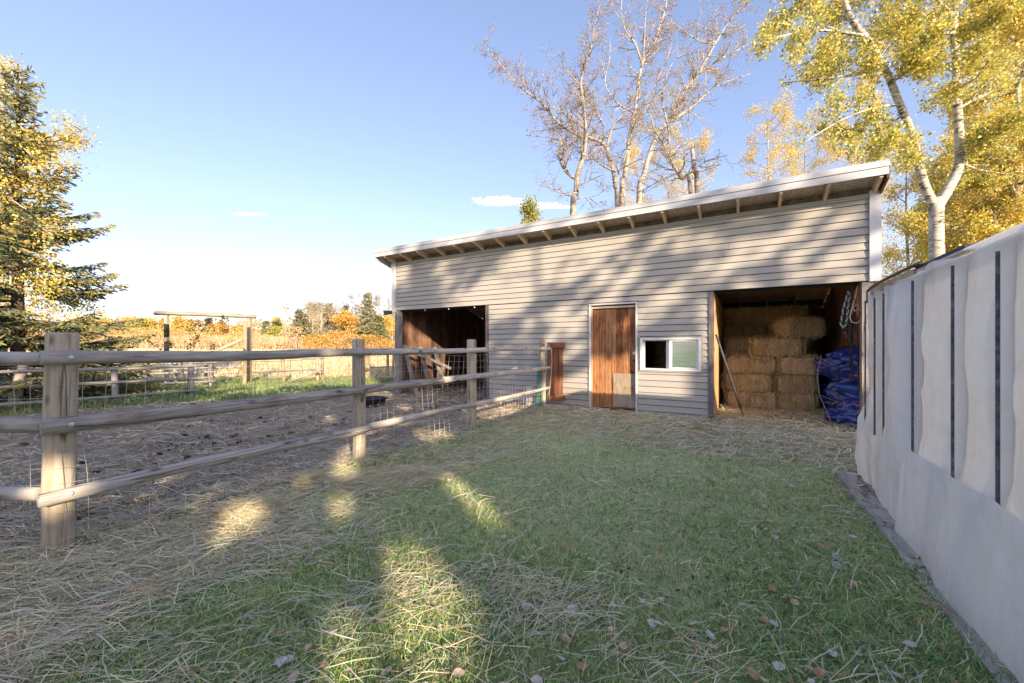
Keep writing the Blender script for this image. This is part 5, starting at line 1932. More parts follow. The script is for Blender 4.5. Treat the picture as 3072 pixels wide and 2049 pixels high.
# --- spruces
def spruce(label, base, H, Rad, seed, nper=5, whorl=0.32, spray=0.13, cols=None, tipc=None, dens=1.0, z0=0.25, droop=0.25, power=0.85, group=None, trunk_r=None, shag=1.0, name='spruce_tree'):
    rs = np.random.RandomState(seed)
    rg = random.Random(seed)
    bx, by, bz = base
    mb = MB()
    tr = trunk_r or H * 0.016
    mb.tube([(bx, by, bz - 0.2), (bx, by, bz + H * 0.5), (bx, by, bz + H)], [tr, tr * 0.6, 0.01], 8)
    Ps, Ds, Ls, Ws, Tt = [], [], [], [], []
    z = z0
    while z < H * 0.985:
        f = z / H
        RL0 = Rad * (1 - f) ** power + 0.06
        for k in range(nper):
            a = rg.uniform(0, 6.283)
            L = RL0 * rg.uniform(0.65, 1.12)
            el = -droop + 0.75 * f + rg.uniform(-0.12, 0.12)
            d = np.array([math.cos(a) * math.cos(el), math.sin(a) * math.cos(el), math.sin(el)])
            p0 = np.array([bx, by, bz + z + rg.uniform(-0.5, 0.5) * whorl])
            ns = max(4, int(L / (spray * 0.55)))
            tt = np.linspace(0.12, 1, ns)
            line = p0 + d * (tt * L)[:, None]
            line[:, 2] += 0.16 * L * (tt ** 2) - 0.05 * L * np.sin(tt * 3)
            if H < 12:
                mb.tube([p0, line[ns // 2], line[-1]], [max(0.012 * L, 0.006), 0.007 * L + 0.003, 0.003], 4, False)
            # side twigs both ways, hanging slightly
            sd = np.array([-math.sin(a), math.cos(a), 0])
            for j in range(ns):
                tl_ = L * 0.42 * (1 - tt[j]) ** 0.6 * rg.uniform(0.6, 1.2) + spray * 0.7
                for sg in (-1, 1):
                    m = max(1, int(tl_ / (spray * 0.62) * dens))
                    dd = d * rg.uniform(0.45, 0.8) + sd * sg * rg.uniform(0.6, 1.0) + np.array([0, 0, rg.uniform(-0.35, 0.05)])
                    dd /= np.linalg.norm(dd)
                    for q_ in range(m):
                        c = line[j] + dd * (tl_ * (q_ + 0.2) / m)
                        for e in range(2):
                            Ps.append(c)
                            Ds.append(dd + rs.normal(size=3) * 0.33 * shag)
                            Ls.append(spray * rg.uniform(0.7, 1.3))
                            Ws.append(spray * rg.uniform(0.20, 0.36))
                            Tt.append((q_ + 1) / m * 0.5 + tt[j] * 0.5)
        z += whorl * rg.uniform(0.75, 1.25) * (1 - 0.35 * f)
    Ps, Ds, Ls, Ws, Tt = np.array(Ps), np.array(Ds), np.array(Ls), np.array(Ws), np.array(Tt)
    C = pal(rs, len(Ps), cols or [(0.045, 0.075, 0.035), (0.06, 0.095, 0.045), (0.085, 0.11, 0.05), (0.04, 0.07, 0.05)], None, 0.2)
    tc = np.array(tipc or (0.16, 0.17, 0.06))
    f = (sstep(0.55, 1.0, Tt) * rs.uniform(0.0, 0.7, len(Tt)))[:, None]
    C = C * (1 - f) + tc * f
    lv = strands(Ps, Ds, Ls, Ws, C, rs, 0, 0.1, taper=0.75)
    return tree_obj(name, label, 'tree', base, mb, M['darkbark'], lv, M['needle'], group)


sx, sy = -11.05, 8.9
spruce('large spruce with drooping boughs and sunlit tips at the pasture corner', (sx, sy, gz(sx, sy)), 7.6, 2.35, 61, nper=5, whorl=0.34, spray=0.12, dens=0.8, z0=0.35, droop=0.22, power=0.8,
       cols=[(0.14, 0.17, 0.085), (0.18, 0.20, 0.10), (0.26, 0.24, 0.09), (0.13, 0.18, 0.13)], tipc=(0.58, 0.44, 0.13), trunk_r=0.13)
spruce('bushy spruce sapling half hidden under the big spruce', (-12.3, 7.6, gz(-12.3, 7.6)), 2.7, 1.7, 62, nper=6, whorl=0.24, spray=0.14, dens=0.7, z0=0.1, droop=0.1,
       cols=[(0.05, 0.09, 0.055), (0.07, 0.11, 0.065), (0.05, 0.085, 0.07)], tipc=(0.12, 0.17, 0.08))
# yellow aspen growing through the spruce
mb, tips = MB(), []
rg = random.Random(71)
xa, ya = -12.75, 9.9
P3 = lambda x, y, Y: px(x, y, Y)
tr_ = [Vector((xa, ya, -0.2)), Vector((xa + 0.1, ya, 2.5)), Vector((xa + 0.15, ya, 5.0)), Vector((xa + 0.1, ya, 8.0))]
limb(mb, tr_, [0.11, 0.09, 0.07, 0.03], 8)
for q_, r_ in (([tr_[1] + Vector((0, 0, 1.6)), P3(60, 345, 9.4), P3(130, 322, 9.0), P3(200, 292, 8.8)], 0.035), ([tr_[1] + Vector((0, 0, 1.2)), P3(60, 375, 9.3), P3(155, 378, 8.9)], 0.03),
               ([tr_[1] + Vector((0, 0, 1.0)), P3(20, 420, 9.0), P3(110, 430, 8.7)], 0.03), ([tr_[2], P3(10, 230, 9.4), P3(30, 165, 9.2)], 0.03),
               ([tr_[1], P3(40, 560, 9.6), P3(140, 600, 9.4)], 0.03), ([tr_[1] + Vector((0, 0, 0.6)), P3(10, 470, 9.0), P3(60, 480, 8.2)], 0.03),
               ([tr_[1] + Vector((0, 0, -0.8)), P3(90, 690, 10.2), P3(200, 700, 10.4)], 0.03), ([tr_[2] + Vector((0, 0, -.6)), P3(20, 330, 9.2), P3(75, 360, 8.3)], 0.03), ([tr_[1], P3(70, 620, 9.0), P3(160, 640, 8.2)], 0.03), ([tr_[1] + Vector((0, 0, -.5)), P3(60, 720, 9.4), P3(190, 750, 9.6)], 0.03),
               ([tr_[1] + Vector((0, 0, .4)), P3(60, 520, 9.0), P3(120, 540, 8.0)], 0.03), ([tr_[1] + Vector((0, 0, -1.2)), P3(30, 780, 9.0), P3(150, 800, 10.0)], 0.03)):
    op, orr = limb(mb, q_, [r_, r_ * 0.4], 6)
    branch_off(mb, tips, op, orr, 1.7, 1, 3, rg, 0.06, 0.25, (5, 8), 0.36, (0.5, 1.2), (9, 6, 4, 3), 0.3)
lv = leaves_at(tips, 8, (0.13, 0.13, 0.13), 0.055, GOLD, [5, 3.5, 3, 1.5, .5, 1.5], 72)
tree_obj('aspen_tree', 'yellow-leaved aspen growing through the big spruce', 'tree', (xa, ya, 0), mb, M['aspenbark'], lv)
# pale trunk at the foot of the spruce
for lab, x_, y_, r_ in (('short grey stump-like trunk leaning at the foot of the big spruce', -10.2, 8.2, 0.09),):
    mb = MB()
    limb(mb, [(x_ - 0.05, y_, -0.15), (x_, y_, 0.4), (x_ + 0.10, y_ + 0.05, 0.95)], [r_ * 1.25, r_, r_ * 0.85], 10)
    tree_obj('leaning_stump', lab, 'tree', (x_, y_, 0), mb, M['greybark'], None)

# sapling with dark leaves by the pole fence
mb, tips = MB(), []
rg = random.Random(81)
for (a, b, c_, r_) in (((432, 905, 9.9), (452, 775, 10.2), (523, 733, 10.4), .011), ((430, 905, 9.9), (437, 800, 9.8), (470, 752, 9.7), .009), ((428, 905, 9.9), (408, 800, 9.7), (350, 795, 9.6), .008), ((436, 905, 10.0), (470, 815, 10.2), (512, 790, 10.3), .009)):
    op, orr = limb(mb, [px(*a), px(*b), px(*c_)], [r_, r_ * 0.4], 5)
    tips += op[4:]
    branch_off(mb, tips, op, orr, 0.7, 2, 3, rg, 0.05, 0.3, (3, 5), 0.3, (0.5, 1.2), (9, 5, 3, 3), 0.3)
lv = leaves_at(tips, 3, (0.04, 0.04, 0.04), 0.065, [(0.06, 0.05, 0.03), (0.10, 0.085, 0.04), (0.05, 0.06, 0.03)], None, 82)
tree_obj('sapling', 'thin arching sapling with small dark leaves by the pole fence', 'shrub', (px(432, 905, 9.9).x, 9.9, 0), mb, M['twig'], lv)

# ------------------------------------------------------------------ far side of the field
def c7(cx, cy, Y):
    return px((250 + cx / 15.33) * 2.2959, (286.7 + cy / 15.33) * 2.2959, Y)


def c8b(cx, cy, Y):
    return px((76.7 + cx / 12.37) * 2.2959, (300 + cy / 12.37) * 2.2959, Y)


FARG = 'trees along the far side of the field'


def far_spruce(label, cx, ctop, hw, Y, seed, cols, tipc, conv=c7):
    t = conv(cx, ctop, Y)
    g = gz(t.x, Y)
    rad = 1.45 * hw / 15.33 * Y / F
    spruce(label, (t.x, Y, g), t.z - g, rad, seed, nper=7, whorl=0.75, spray=0.62, dens=0.8, z0=0.4, droop=0.12, power=0.8, cols=cols, tipc=tipc, group=FARG, shag=1.3)


def far_crown(label, cx, ctop, cbot, hw, Y, seed, cols, wts, n=2600, size=0.34, conv=c7, k=15.33, name='aspen_tree', barkm='aspenbark', lobes=9, trunk_w=0.11, fork=True, twig=0.0):
    t = conv(cx, ctop, Y)
    g = gz(t.x, Y)
    rad = 1.3 * hw / k * Y / F
    n = int(n * 1.7)
    zb = max(conv(cx, cbot, Y).z, g + 0.3)
    rs = np.random.RandomState(seed)
    rg = random.Random(seed)
    H = t.z - zb
    mb, tips = MB(), []
    mb.tube([(t.x, Y, g - 0.2), (t.x + 0.1, Y, (zb + t.z) / 2), (t.x, Y, t.z - H * 0.12)], [trunk_w * 1.3, trunk_w, 0.03], 6)
    # clustered crown: lobes of leaves set round the stem with gaps between
    P = []
    for i in range(lobes):
        h = rg.uniform(0.08, 0.95)
        w = rad * (0.35 + 0.75 * math.sin(math.pi * min(1, h * 0.9 + 0.12)))
        a = rg.uniform(0, 6.283)
        c = np.array([t.x + math.cos(a) * w * rg.uniform(0.25, 0.8), Y + math.sin(a) * w * 0.7, zb + H * h])
        m = n // lobes
        q = rs.normal(size=(m, 3)) * np.array([rad * 0.26, rad * 0.26, H * 0.085]) + c
        P.append(q)
        mb.tube([(t.x, Y, max(g + 0.4, c[2] - rad * 0.7)), (c[0], c[1], c[2])], [trunk_w * 0.45, 0.02], 4, False)
        if twig:
            for j in range(int(twig)):
                d = rs.normal(size=3) * np.array([rad * 0.4, rad * 0.4, H * 0.08]) + np.array([0, 0, H * 0.14])
                mb.tube([tuple(c), tuple(c + d * 0.5 + rs.normal(size=3) * 0.1), tuple(c + d)], [0.035, 0.02, 0.008], 3, False)
    P = np.concatenate(P)
    P = P[P[:, 2] > g + 0.05]
    C = pal(rs, len(P), cols, wts)
    lv = leaf_quads(P, rs.uniform(size * 0.5, size * 1.3, len(P)), C, rs) if len(P) else None
    return tree_obj(name, label, 'tree', (t.x, Y, g), mb, M[barkm], lv, None, FARG)


SPG = [(0.19, 0.21, 0.12), (0.23, 0.245, 0.14), (0.16, 0.19, 0.12)]
SPT = (0.38, 0.36, 0.20)
far_spruce('tall symmetrical far spruce beside the barn edge', 1805, 105, 150, 72, 101, SPG, SPT)
far_spruce('shorter full far spruce touching the barn-side end of the field', 1965, 440, 140, 66, 102, [(0.14, 0.16, 0.075), (0.17, 0.18, 0.09)], (0.30, 0.28, 0.13))
far_spruce('dark narrow far spruce behind the pale bare aspen', 1215, 250, 110, 85, 103, [(0.10, 0.10, 0.06), (0.13, 0.12, 0.07)], (0.24, 0.2, 0.1))
far_spruce('broad grey-green far spruce in the middle of the far trees', 770, 380, 170, 78, 104, [(0.15, 0.15, 0.10), (0.18, 0.17, 0.11), (0.12, 0.14, 0.10)], (0.30, 0.26, 0.16))
far_spruce('small pointed far spruce nearest the timber arch', 245, 540, 70, 90, 105, SPG, SPT)
far_spruce('round-topped dark far spruce behind the lime green tree', 400, 540, 110, 88, 106, [(0.08, 0.11, 0.06), (0.11, 0.13, 0.07)], (0.2, 0.2, 0.08))
far_spruce('slim far spruce rising out of the orange tree', 1465, 300, 70, 88, 107, SPG, SPT)
far_spruce('low blue-green far spruce beside the dead stems', 625, 690, 60, 80, 108, [(0.08, 0.13, 0.11), (0.10, 0.15, 0.12)], (0.15, 0.2, 0.15))
far_spruce('dark far spruce among the golden trees beyond the arch', 1630, 235, 75, 90, 109, [(0.10, 0.09, 0.045), (0.13, 0.10, 0.05)], (0.22, 0.15, 0.06), c8b)
LIME = [(0.42, 0.40, 0.07), (0.34, 0.36, 0.07), (0.5, 0.44, 0.09)]
ORG = [(0.58, 0.34, 0.06), (0.62, 0.40, 0.08), (0.50, 0.27, 0.05), (0.66, 0.46, 0.14)]
YEL = [(0.72, 0.52, 0.13), (0.64, 0.46, 0.12), (0.54, 0.46, 0.15), (0.70, 0.43, 0.10)]
PALE = [(0.44, 0.36, 0.24), (0.50, 0.42, 0.30), (0.38, 0.30, 0.20)]
far_crown('lime green far tree beside the dead stems', 420, 610, 900, 110, 84, 111, LIME, None)
far_crown('small lime green far tree', 280, 650, 900, 65, 86, 112, LIME, None, n=1400)
far_crown('yellow-topped far tree over the dark spruce', 420, 480, 640, 60, 94, 113, YEL, None, n=1000)
far_crown('broad orange far tree in front of the slim spruce', 1490, 480, 860, 215, 74, 114, ORG, None, n=3600, lobes=14)
far_crown('narrow orange crown above the broad orange tree', 1470, 390, 620, 80, 80, 115, ORG, None, n=1200)
far_crown('yellow far shrub tree against the barn edge', 2170, 430, 930, 120, 70, 116, YEL, None, n=2000)
far_crown('olive and pink-brown far tree behind the broad spruce', 960, 250, 850, 150, 92, 117, [(0.34, 0.30, 0.12), (0.42, 0.32, 0.2), (0.45, 0.38, 0.18)], None, n=1800, twig=8)
far_crown('pale bare far aspen with bright trunk and fine branches', 1090, 225, 760, 200, 76, 118, PALE + [(0.5, 0.42, 0.14)], None, n=1100, size=0.2, twig=16, lobes=14, trunk_w=0.2, barkm='aspenbark')
far_crown('grey bare far aspen behind the orange tree', 1510, 125, 640, 150, 98, 119, PALE, None, n=420, size=0.2, twig=16, lobes=12, barkm='greybark')
far_crown('slim grey bare far aspen next to the tall spruce', 1690, 115, 640, 70, 98, 120, PALE, None, n=260, size=0.2, twig=12, lobes=9, barkm='greybark')
far_crown('brown-topped far aspen between the spruces and the barn', 1985, 135, 700, 110, 94, 121, [(0.42, 0.28, 0.16), (0.5, 0.35, 0.2)], None, n=700, size=0.22, twig=12, lobes=10, barkm='greybark')
far_crown('faint bare far aspen at the barn corner', 2140, 200, 800, 60, 98, 122, PALE, None, n=260, size=0.2, twig=10, lobes=8, barkm='greybark')
far_crown('thin bare far aspen left of the broad spruce', 740, 320, 700, 80, 100, 123, PALE, None, n=260, size=0.2, twig=10, lobes=8, barkm='greybark')
# dead stems
ds = MB()
rq = random.Random(9)
for i in range(9):
    b = c7(510 + i * 13 + rq.uniform(-4, 4), 930, 82)
    tpx = c7(508 + i * 13, 470 + rq.uniform(20, 130), 82)
    ds.tube([(b.x, 82 + rq.uniform(-1, 1), gz(b.x, 82) - 0.2), (tpx.x, 82, tpx.z)], [0.09, 0.03], 5)
dso = thing('dead_tree', 'clump of tall bare dead stems beside the lime green tree', 'tree', (c7(560, 930, 82).x, 82, gz(c7(560, 930, 82).x, 82)), 0, FARG)
ds.v = [(x - dso.location.x, y - dso.location.y, z - dso.location.z) for x, y, z in ds.v]
ds.build('trunk', M['aspenbark'], dso)
# golden trees beyond the arch
gl8 = [(330, 235, 70, YEL, 'low golden far tree next to the big spruce'), (450, 200, 60, PALE + [(0.45, 0.36, 0.3)], 'grey twiggy far tree above the golden thicket'), (640, 235, 90, YEL, 'round golden far tree beyond the pole fences'),
       (765, 205, 60, [(0.42, 0.40, 0.08), (0.52, 0.42, 0.08)], 'yellow-green pointed far tree beyond the arch post'), (910, 235, 100, YEL, 'golden far tree behind the arch post'), (1060, 245, 80, YEL, 'golden far tree just inside the arch'),
       (1270, 225, 80, YEL, 'tall golden far tree framed by the arch'), (1440, 250, 90, [(0.42, 0.30, 0.17), (0.48, 0.36, 0.2)], 'brown far tree framed by the arch'), (1760, 265, 80, ORG, 'orange far tree beside the dark spruce in the arch'),
       (130, 225, 90, YEL, 'golden far tree behind the spruce boughs'), (2010, 320, 60, LIME, 'yellow-green far tree beside the arch')]
for i, (cx, ct, hw, cols, lab) in enumerate(gl8):
    far_crown(lab, cx, ct, 480, hw, 84 + (i % 3) * 3, 130 + i, cols, None, n=1500, conv=c8b, k=12.37, lobes=9)


# thicket of willow and tall dry grass in front of them: one mass
def thicket(name, label, x0, x1, Y0, Y1, zlo, zhi, n, cols_hi, cols_lo, seed, size=0.3):
    rs = np.random.RandomState(seed)
    x = rs.uniform(x0, x1, n)
    y = rs.uniform(Y0, Y1, n)
    g = ground_z(x, y)
    cl_ = fbm(x * 0.30, y * 0.22, 1.0, seed, 4)
    hh = zlo * 0.5 + (zhi * 1.25 - zlo * 0.5) * sstep(0.25, 0.72, cl_)
    f = rs.uniform(0, 1, n) ** 0.75
    z = g + f * hh
    C = pal(rs, n, cols_hi)
    Cl = pal(rs, n, cols_lo)
    m = (rs.uniform(0, 1, n) > sstep(0.3, 0.75, f) * sstep(0.2, 0.6, fbm(x * 0.16, y * 0.1, 1.0, seed + 9, 3)) * 1.2)
    C[m] = Cl[m]
    P = np.stack([x, y, z], -1)
    lq = leaf_quads(P, rs.uniform(size * 0.5, size * 1.2, n), C, rs)
    k = n // 3
    xs, ys = rs.uniform(x0, x1, k), rs.uniform(Y0, Y1, k)
    Ps = np.stack([xs, ys, ground_z(xs, ys)], -1)
    D = rs.normal(size=(k, 3)) * np.array([0.22, 0.22, 0.05]) + np.array([0, 0, 1.0])
    sq = strands(Ps, D, rs.uniform(0.4, 0.8, k) * zhi, rs.uniform(0.03, 0.07, k), pal(rs, k, cols_lo), rs, 0, 0.12)
    V, Q, Cc = cat3([lq, sq])
    o = np_mesh(name, V, Q, Cc, M['leaf'])
    tag(o, label, 'thicket', None, 'stuff')


thicket('willow_thicket', 'long golden willow thicket with tall dry grass beyond the arch', -100, -38, 64, 80, 1.4, 3.3, 46000, [(0.62, 0.44, 0.13), (0.66, 0.47, 0.16), (0.58, 0.45, 0.2)], [(0.66, 0.52, 0.34), (0.72, 0.59, 0.42), (0.60, 0.45, 0.29)], 151, 0.30)
thicket('far_wood', 'pale mixed autumn wood closing the far side of the field', -60, -18, 100, 118, 3.5, 9.5, 20000, [(0.5, 0.42, 0.28), (0.46, 0.36, 0.24), (0.56, 0.44, 0.16)], [(0.40, 0.36, 0.18), (0.56, 0.42, 0.14), (0.34, 0.32, 0.18)], 153, 0.6)
thicket('far_wood', 'golden brown wood far behind the willow thicket', -140, -58, 104, 122, 3.0, 7.0, 20000, [(0.62, 0.44, 0.12), (0.56, 0.38, 0.14), (0.5, 0.36, 0.2)], [(0.56, 0.42, 0.14), (0.5, 0.36, 0.16)], 154, 0.6)
thicket('shrub_row', 'low orange shrubs at the foot of the far trees', -32, -14, 60, 66, 0.8, 2.0, 9000, ORG, [(0.56, 0.36, 0.12), (0.55, 0.42, 0.22)], 152, 0.3)
# far paddock posts under the trees
for i in range(9):
    x = c7(470 + i * 40, 930, 70).x
    o = MB().box(-0.07, 0.07, -0.07, 0.07, 0, 1.15).build('fence_post', M['tanpost'])
    o.location = (x, 70, gz(x, 70))
    tag(o, 'tiny pale post of the far fence under the spruces', 'post', 'posts of the far fence')
# street lamp and overhead line
lp = c8b(1880, 100, 92)
lm = thing('street_lamp', 'thin double-armed street lamp far beyond the arch', 'street lamp', (lp.x, 92, gz(lp.x, 92)))
hh = lp.z - lm.location.z
MB().tube([(0, 0, 0), (0, 0, hh)], [0.11, 0.05], 6).build('pole', M['greypost'], lm)
for sg in (-1, 1):
    MB().tube([(0, 0, hh - 0.1), (sg * 0.5, 0, hh + 0.1), (sg * 1.0, 0, hh)], 0.035, 4).build('arm', M['vinylwhite'], lm)
    MB().box(sg * 1.0 - 0.22, sg * 1.0 + 0.22, -0.1, 0.1, hh - 0.06, hh + 0.03).build('lamp_head', M['vinylwhite'], lm)
ov = MB()
ov.tube([c8b(-300, 250, 95), c8b(800, 268, 95), c8b(1880, 290, 93), c8b(2350, 325, 95), c7(500, 625, 95)], 0.02, 3, False)
ov.tube([c8b(1880, 300, 93), c8b(2350, 330, 95), c7(500, 640, 95)], 0.015, 3, False)
tag(ov.build('overhead_line', M['black']), 'thin overhead line sagging past the street lamp', 'cable')

# ------------------------------------------------------------------ the tree belt behind the photographer (south-east), which casts the shade; leaves cut out to place sun patches
def wall_lit(s, z):
    """Where leaves are cut from the belt to let sun onto the barn front (0 shade .. 1 sun)."""
    c = z - 0.56 * s
    streak = fbm(0.9 * s + 0.55 * z, 2.6 * (z - 0.62 * s), 1.7, 301, 4)
    spots = fbm(s - 0.3 * z, z * 1.5, 4.6, 311, 3)
    tgt = 0.22 + 0 * s
    band = sstep(2.65, 3.15, c) * (1 - sstep(4.2, 4.8, c)) * sstep(1.75, 2.1, z)
    tgt = np.maximum(tgt, 0.92 * band)
    low = (1 - sstep(2.5, 3.1, c)) * sstep(0.75, 1.1, z)
    tgt = np.maximum(tgt, 0.50 * low)
    tgt = np.where((s > 2.3) & (z < 2.2), np.where(z > 0.6, 1.4, 0.15), tgt)
    tgt = np.where((s > 1.0) & (s < 2.2) & (z < 0.85), 0.0, tgt)
    tgt = np.where(z < 0.30, 0.06, tgt)
    tgt = np.where((s < -5.05) & (z > 2.8), 0.6, tgt)
    tgt = np.where((s > 2.1) & (s < 2.45) & (z > 1.0) & (z < 2.0), 0.85, tgt)
    tgt = np.where((s > 0.0) & (s < 0.65) & (z > 0.3) & (z < 1.15), 0.62, tgt)
    tgt = np.where(z > 3.55, 0.6, tgt)
    v = 0.5 * streak + 0.5 * spots
    return np.where(v > 0.5 + 0.30 * (0.5 - tgt) * 1.6, 1.0, 0.0) * (tgt > 0.01)


SPOTS = [(-0.39, 3.45, 0.50, 0.075), (-0.48, 2.12, 0.42, 0.15), (-0.78, 1.66, 0.26, 0.11), (-2.02, 3.05, 0.26, 0.10), (-1.85, 3.74, 0.16, 0.06), (-1.2, 5.77, 0.28, 0.16),
         (-2.05, 5.9, 0.25, 0.12), (-3.37, 3.67, 0.42, 0.11), (-1.4, 3.25, 0.16, 0.06), (0.35, 7.7, 0.35, 0.10), (-1.9, 6.9, 0.4, 0.1), (-3.4, 7.3, 0.4, 0.10), (-2.0, 5.0, 0.3, 0.06),
         (-3.6, 11.2, 1.3, 0.55), (-2.2, 8.2, 0.4, 0.08), (-1.9, 4.45, 0.4, 0.07)]


def ground_lit(x, y):
    r = np.zeros(x.shape)
    hx_, hy_ = -0.416 / 0.9988, 0.908 / 0.9988
    for cx, cy, a, b in SPOTS:
        u = (x - cx) * hx_ + (y - cy) * hy_
        v = (x - cx) * hy_ - (y - cy) * hx_
        r = np.maximum(r, ((u / (a * 1.3 + 0.16)) ** 2 + (v / (b + 0.08)) ** 2 < 0.1 + 1.7 * (fbm(x * 2.6 + 3 * y, y * 1.7 - x, 1.6, 433, 3) - 0.08)).astype(float))
    # leaves that would shade the pasture and field are left out
    edge = 12.6 + 0.25 * (x + 6) + (fbm(x, y, 0.8, 401, 3) - 0.5) * 3
    s, d = barn_sd(x, y)
    r = np.maximum(r, ((y > edge) & (x < 2)).astype(float))
    r = np.maximum(r, ((y > 9.2) & (y < 12.5) & (x < -5.5) & (fbm(x * 1.6, y, 1.2, 402, 3) > 0.56)).astype(float))
    return r


TANE = math.tan(SUN_EL)
TV = np.array([-SUN_H.x, -SUN_H.y])             # travel of the light on the ground plan


def light_keep(P, rs):
    """True where a leaf is kept; leaves shading the wanted sun patches are cut out."""
    x, y, z = P[:, 0], P[:, 1], P[:, 2]
    n = len(P)
    tg = z / TANE
    gx_, gy_ = x + TV[0] * tg, y + TV[1] * tg
    s0, d0 = barn_sd(x, y)
    dn = TV[0] * BN[0] + TV[1] * BN[1]
    ds_ = TV[0] * BU[0] + TV[1] * BU[1]
    tw = -d0 / dn
    sw = s0 + ds_ * tw
    zw = z - TANE * tw
    onwall = (sw > -5.75) & (sw < 4.6) & (zw > -0.1) & (zw < 3.7)
    # the west bay lets light through to its end wall
    baymask = onwall & (sw > -5.4) & (sw < -2.6) & (zw < 2.2)
    lit = np.where(onwall, wall_lit(sw, zw), ground_lit(gx_, gy_))
    lit = np.where(baymask, ((sw > -5.05) & (sw < -2.6) & (zw > 1.15) & (zw < 2.3) & (vn(sw, zw, 3.0, 77) > 0.25)).astype(float), lit)
    over = (zw >= 3.7) & (sw > -6) & (sw < 4.8)
    lit = np.where(over, (fbm(sw, zw, 1.3, 501, 3) > 0.48).astype(float), lit)
    # objects west of the barn: boughs of the big spruce stand in sun above about 2.4 m
    sp_t = (9.0 - y) / TV[1]
    xs_, zs_ = x + TV[0] * sp_t, z - TANE * sp_t
    spr = (xs_ < -7.5) & (zs_ > 2.3 + 0.5 * np.sin(xs_ * 3))
    lit = np.where(spr, 1.0, lit)
    # trees east of the barn catch sun high up
    ea_t = (8.6 - y) / TV[1]
    xe_, ze_ = x + TV[0] * ea_t, z - TANE * ea_t
    lit = np.where((xe_ > 6.2) & (ze_ > 2.0), 1.0, lit)
    # the plastic shelter catches the sun on its far side
    gx0, gy0 = x - 3.45, y - 3.824
    rr_ = gx0 * 0.863 - gy0 * 0.5052
    kk = (1.7 - rr_) / (TV[0] * 0.863 - TV[1] * 0.5052)
    la = gx0 * 0.5052 + gy0 * 0.863 + kk * (TV[0] * 0.5052 + TV[1] * 0.863)
    zg = z - TANE * kk
    lit = np.where((la > -4.0) & (la < 0.5) & (zg > -0.4) & (zg < 2.9), 1.0, lit)
    return lit < 0.5


belt_cols = OLIVE
belt = [(-4.4, -10.4, 8.6), (-1.6, -9.3, 8.2), (1.3, -10.2, 8.0), (4.0, -9.2, 8.4), (6.4, -10.3, 11.4), (8.8, -9.3, 11.2), (11.2, -10.2, 10.6), (13.2, -9.2, 9.6)]
for i, (bx, by, H) in enumerate(belt):
    rs = np.random.RandomState(700 + i)
    rg = random.Random(700 + i)
    mb = MB()
    mb.tube([(bx, by, -0.2), (bx + 0.1, by, H * 0.5), (bx, by, H * 0.92)], [0.16, 0.11, 0.02], 8)
    for k in range(16):
        h = H * (0.12 + 0.8 * (k + rg.random()) / 16)
        a = rg.uniform(0, 6.283)
        L = 1.7 * (1.1 - 0.6 * h / H)
        mb.tube([(bx, by, h), (bx + math.cos(a) * L * 0.6, by + math.sin(a) * L * 0.6, h + 0.3), (bx + math.cos(a) * L, by + math.sin(a) * L, h + 0.7)], [0.035, 0.022, 0.008], 4, False)
    n = 40000
    # crown: a tall lobed volume reaching the ground with undergrowth
    h = rs.uniform(0.0, 1.0, n)
    w = 2.25 * (0.85 + 0.25 * np.sin(h * 9 + i)) * np.where(h > 0.75, np.sqrt(np.clip((1.02 - h) / 0.27, 0, 1)), 1.0)
    a = rs.uniform(0, 6.283, n)
    rr = np.sqrt(rs.uniform(0, 1, n)) * w
    P = np.stack([bx + np.cos(a) * rr, by + np.sin(a) * rr * 0.62, 0.1 + h * H], -1)
    P = P[light_keep(P, rs)]
    C = pal(rs, len(P), belt_cols, OLIVEW)
    lv = leaf_quads(P, rs.uniform(0.08, 0.16, len(P)), C, rs)
    tree_obj('unseen_poplar_tree', 'leafy poplar of the unseen belt, gaps cut to place the sun patches', 'tree', (bx, by, 0), mb, M['greybark'], lv, None, 'unseen shade poplars behind the viewpoint')

# ------------------------------------------------------------------ grass, hay and weeds
rs = np.random.RandomState(900)


def hay_cover(x, y):
    """Share of the lawn that lies under loose hay."""
    fd = fence_d(x, y)
    s, d = barn_sd(x, y)
    n1 = fbm(x * 0.9 + 0.5 * y, y * 1.6, 0.9, 601, 4)
    n2 = fbm(x, y, 3.2, 602, 3)
    nz_ = 0.6 * n1 + 0.4 * n2
    c = 0.16 + 0 * x
    c = np.maximum(c, 0.74 * (1 - sstep(0.5, 1.9, fd)))
    c = np.maximum(c, 0.95 * sstep(-3.4, -1.6, d))
    c = c + 0.08 * sstep(0.3, -1.6, x) * (1 - sstep(2.2, 4.0, y))
    c = c - 0.14 * sstep(0.2, 1.8, x) * (1 - sstep(3.2, 4.6, y))
    return np.clip(c + (nz_ - 0.5) * 1.25, 0, 1)


def sample(n, y0, y1, k, xa, xb, pw=1.6):
    """Random ground points, thinning with distance from the viewpoint."""
    u = rs.uniform(0, 1, n)
    e = 1 - pw
    y = (y0 ** e + u * (y1 ** e - y0 ** e)) ** (1 / e)
    x = rs.uniform(-1, 1, n) * k * (y + 0.6)
    m = (x > xa) & (x < xb)
    return x[m], y[m]


def east_limit(x, y):
    """True west of the plastic shelter's edging."""
    gd = (x - 3.45) * 0.863 - (y - 3.824) * 0.5052
    s, d = barn_sd(x, y)
    return ~((gd > -0.14) & (y < 4.05)) & ~((gd > 0.25) & (y < 4.6))


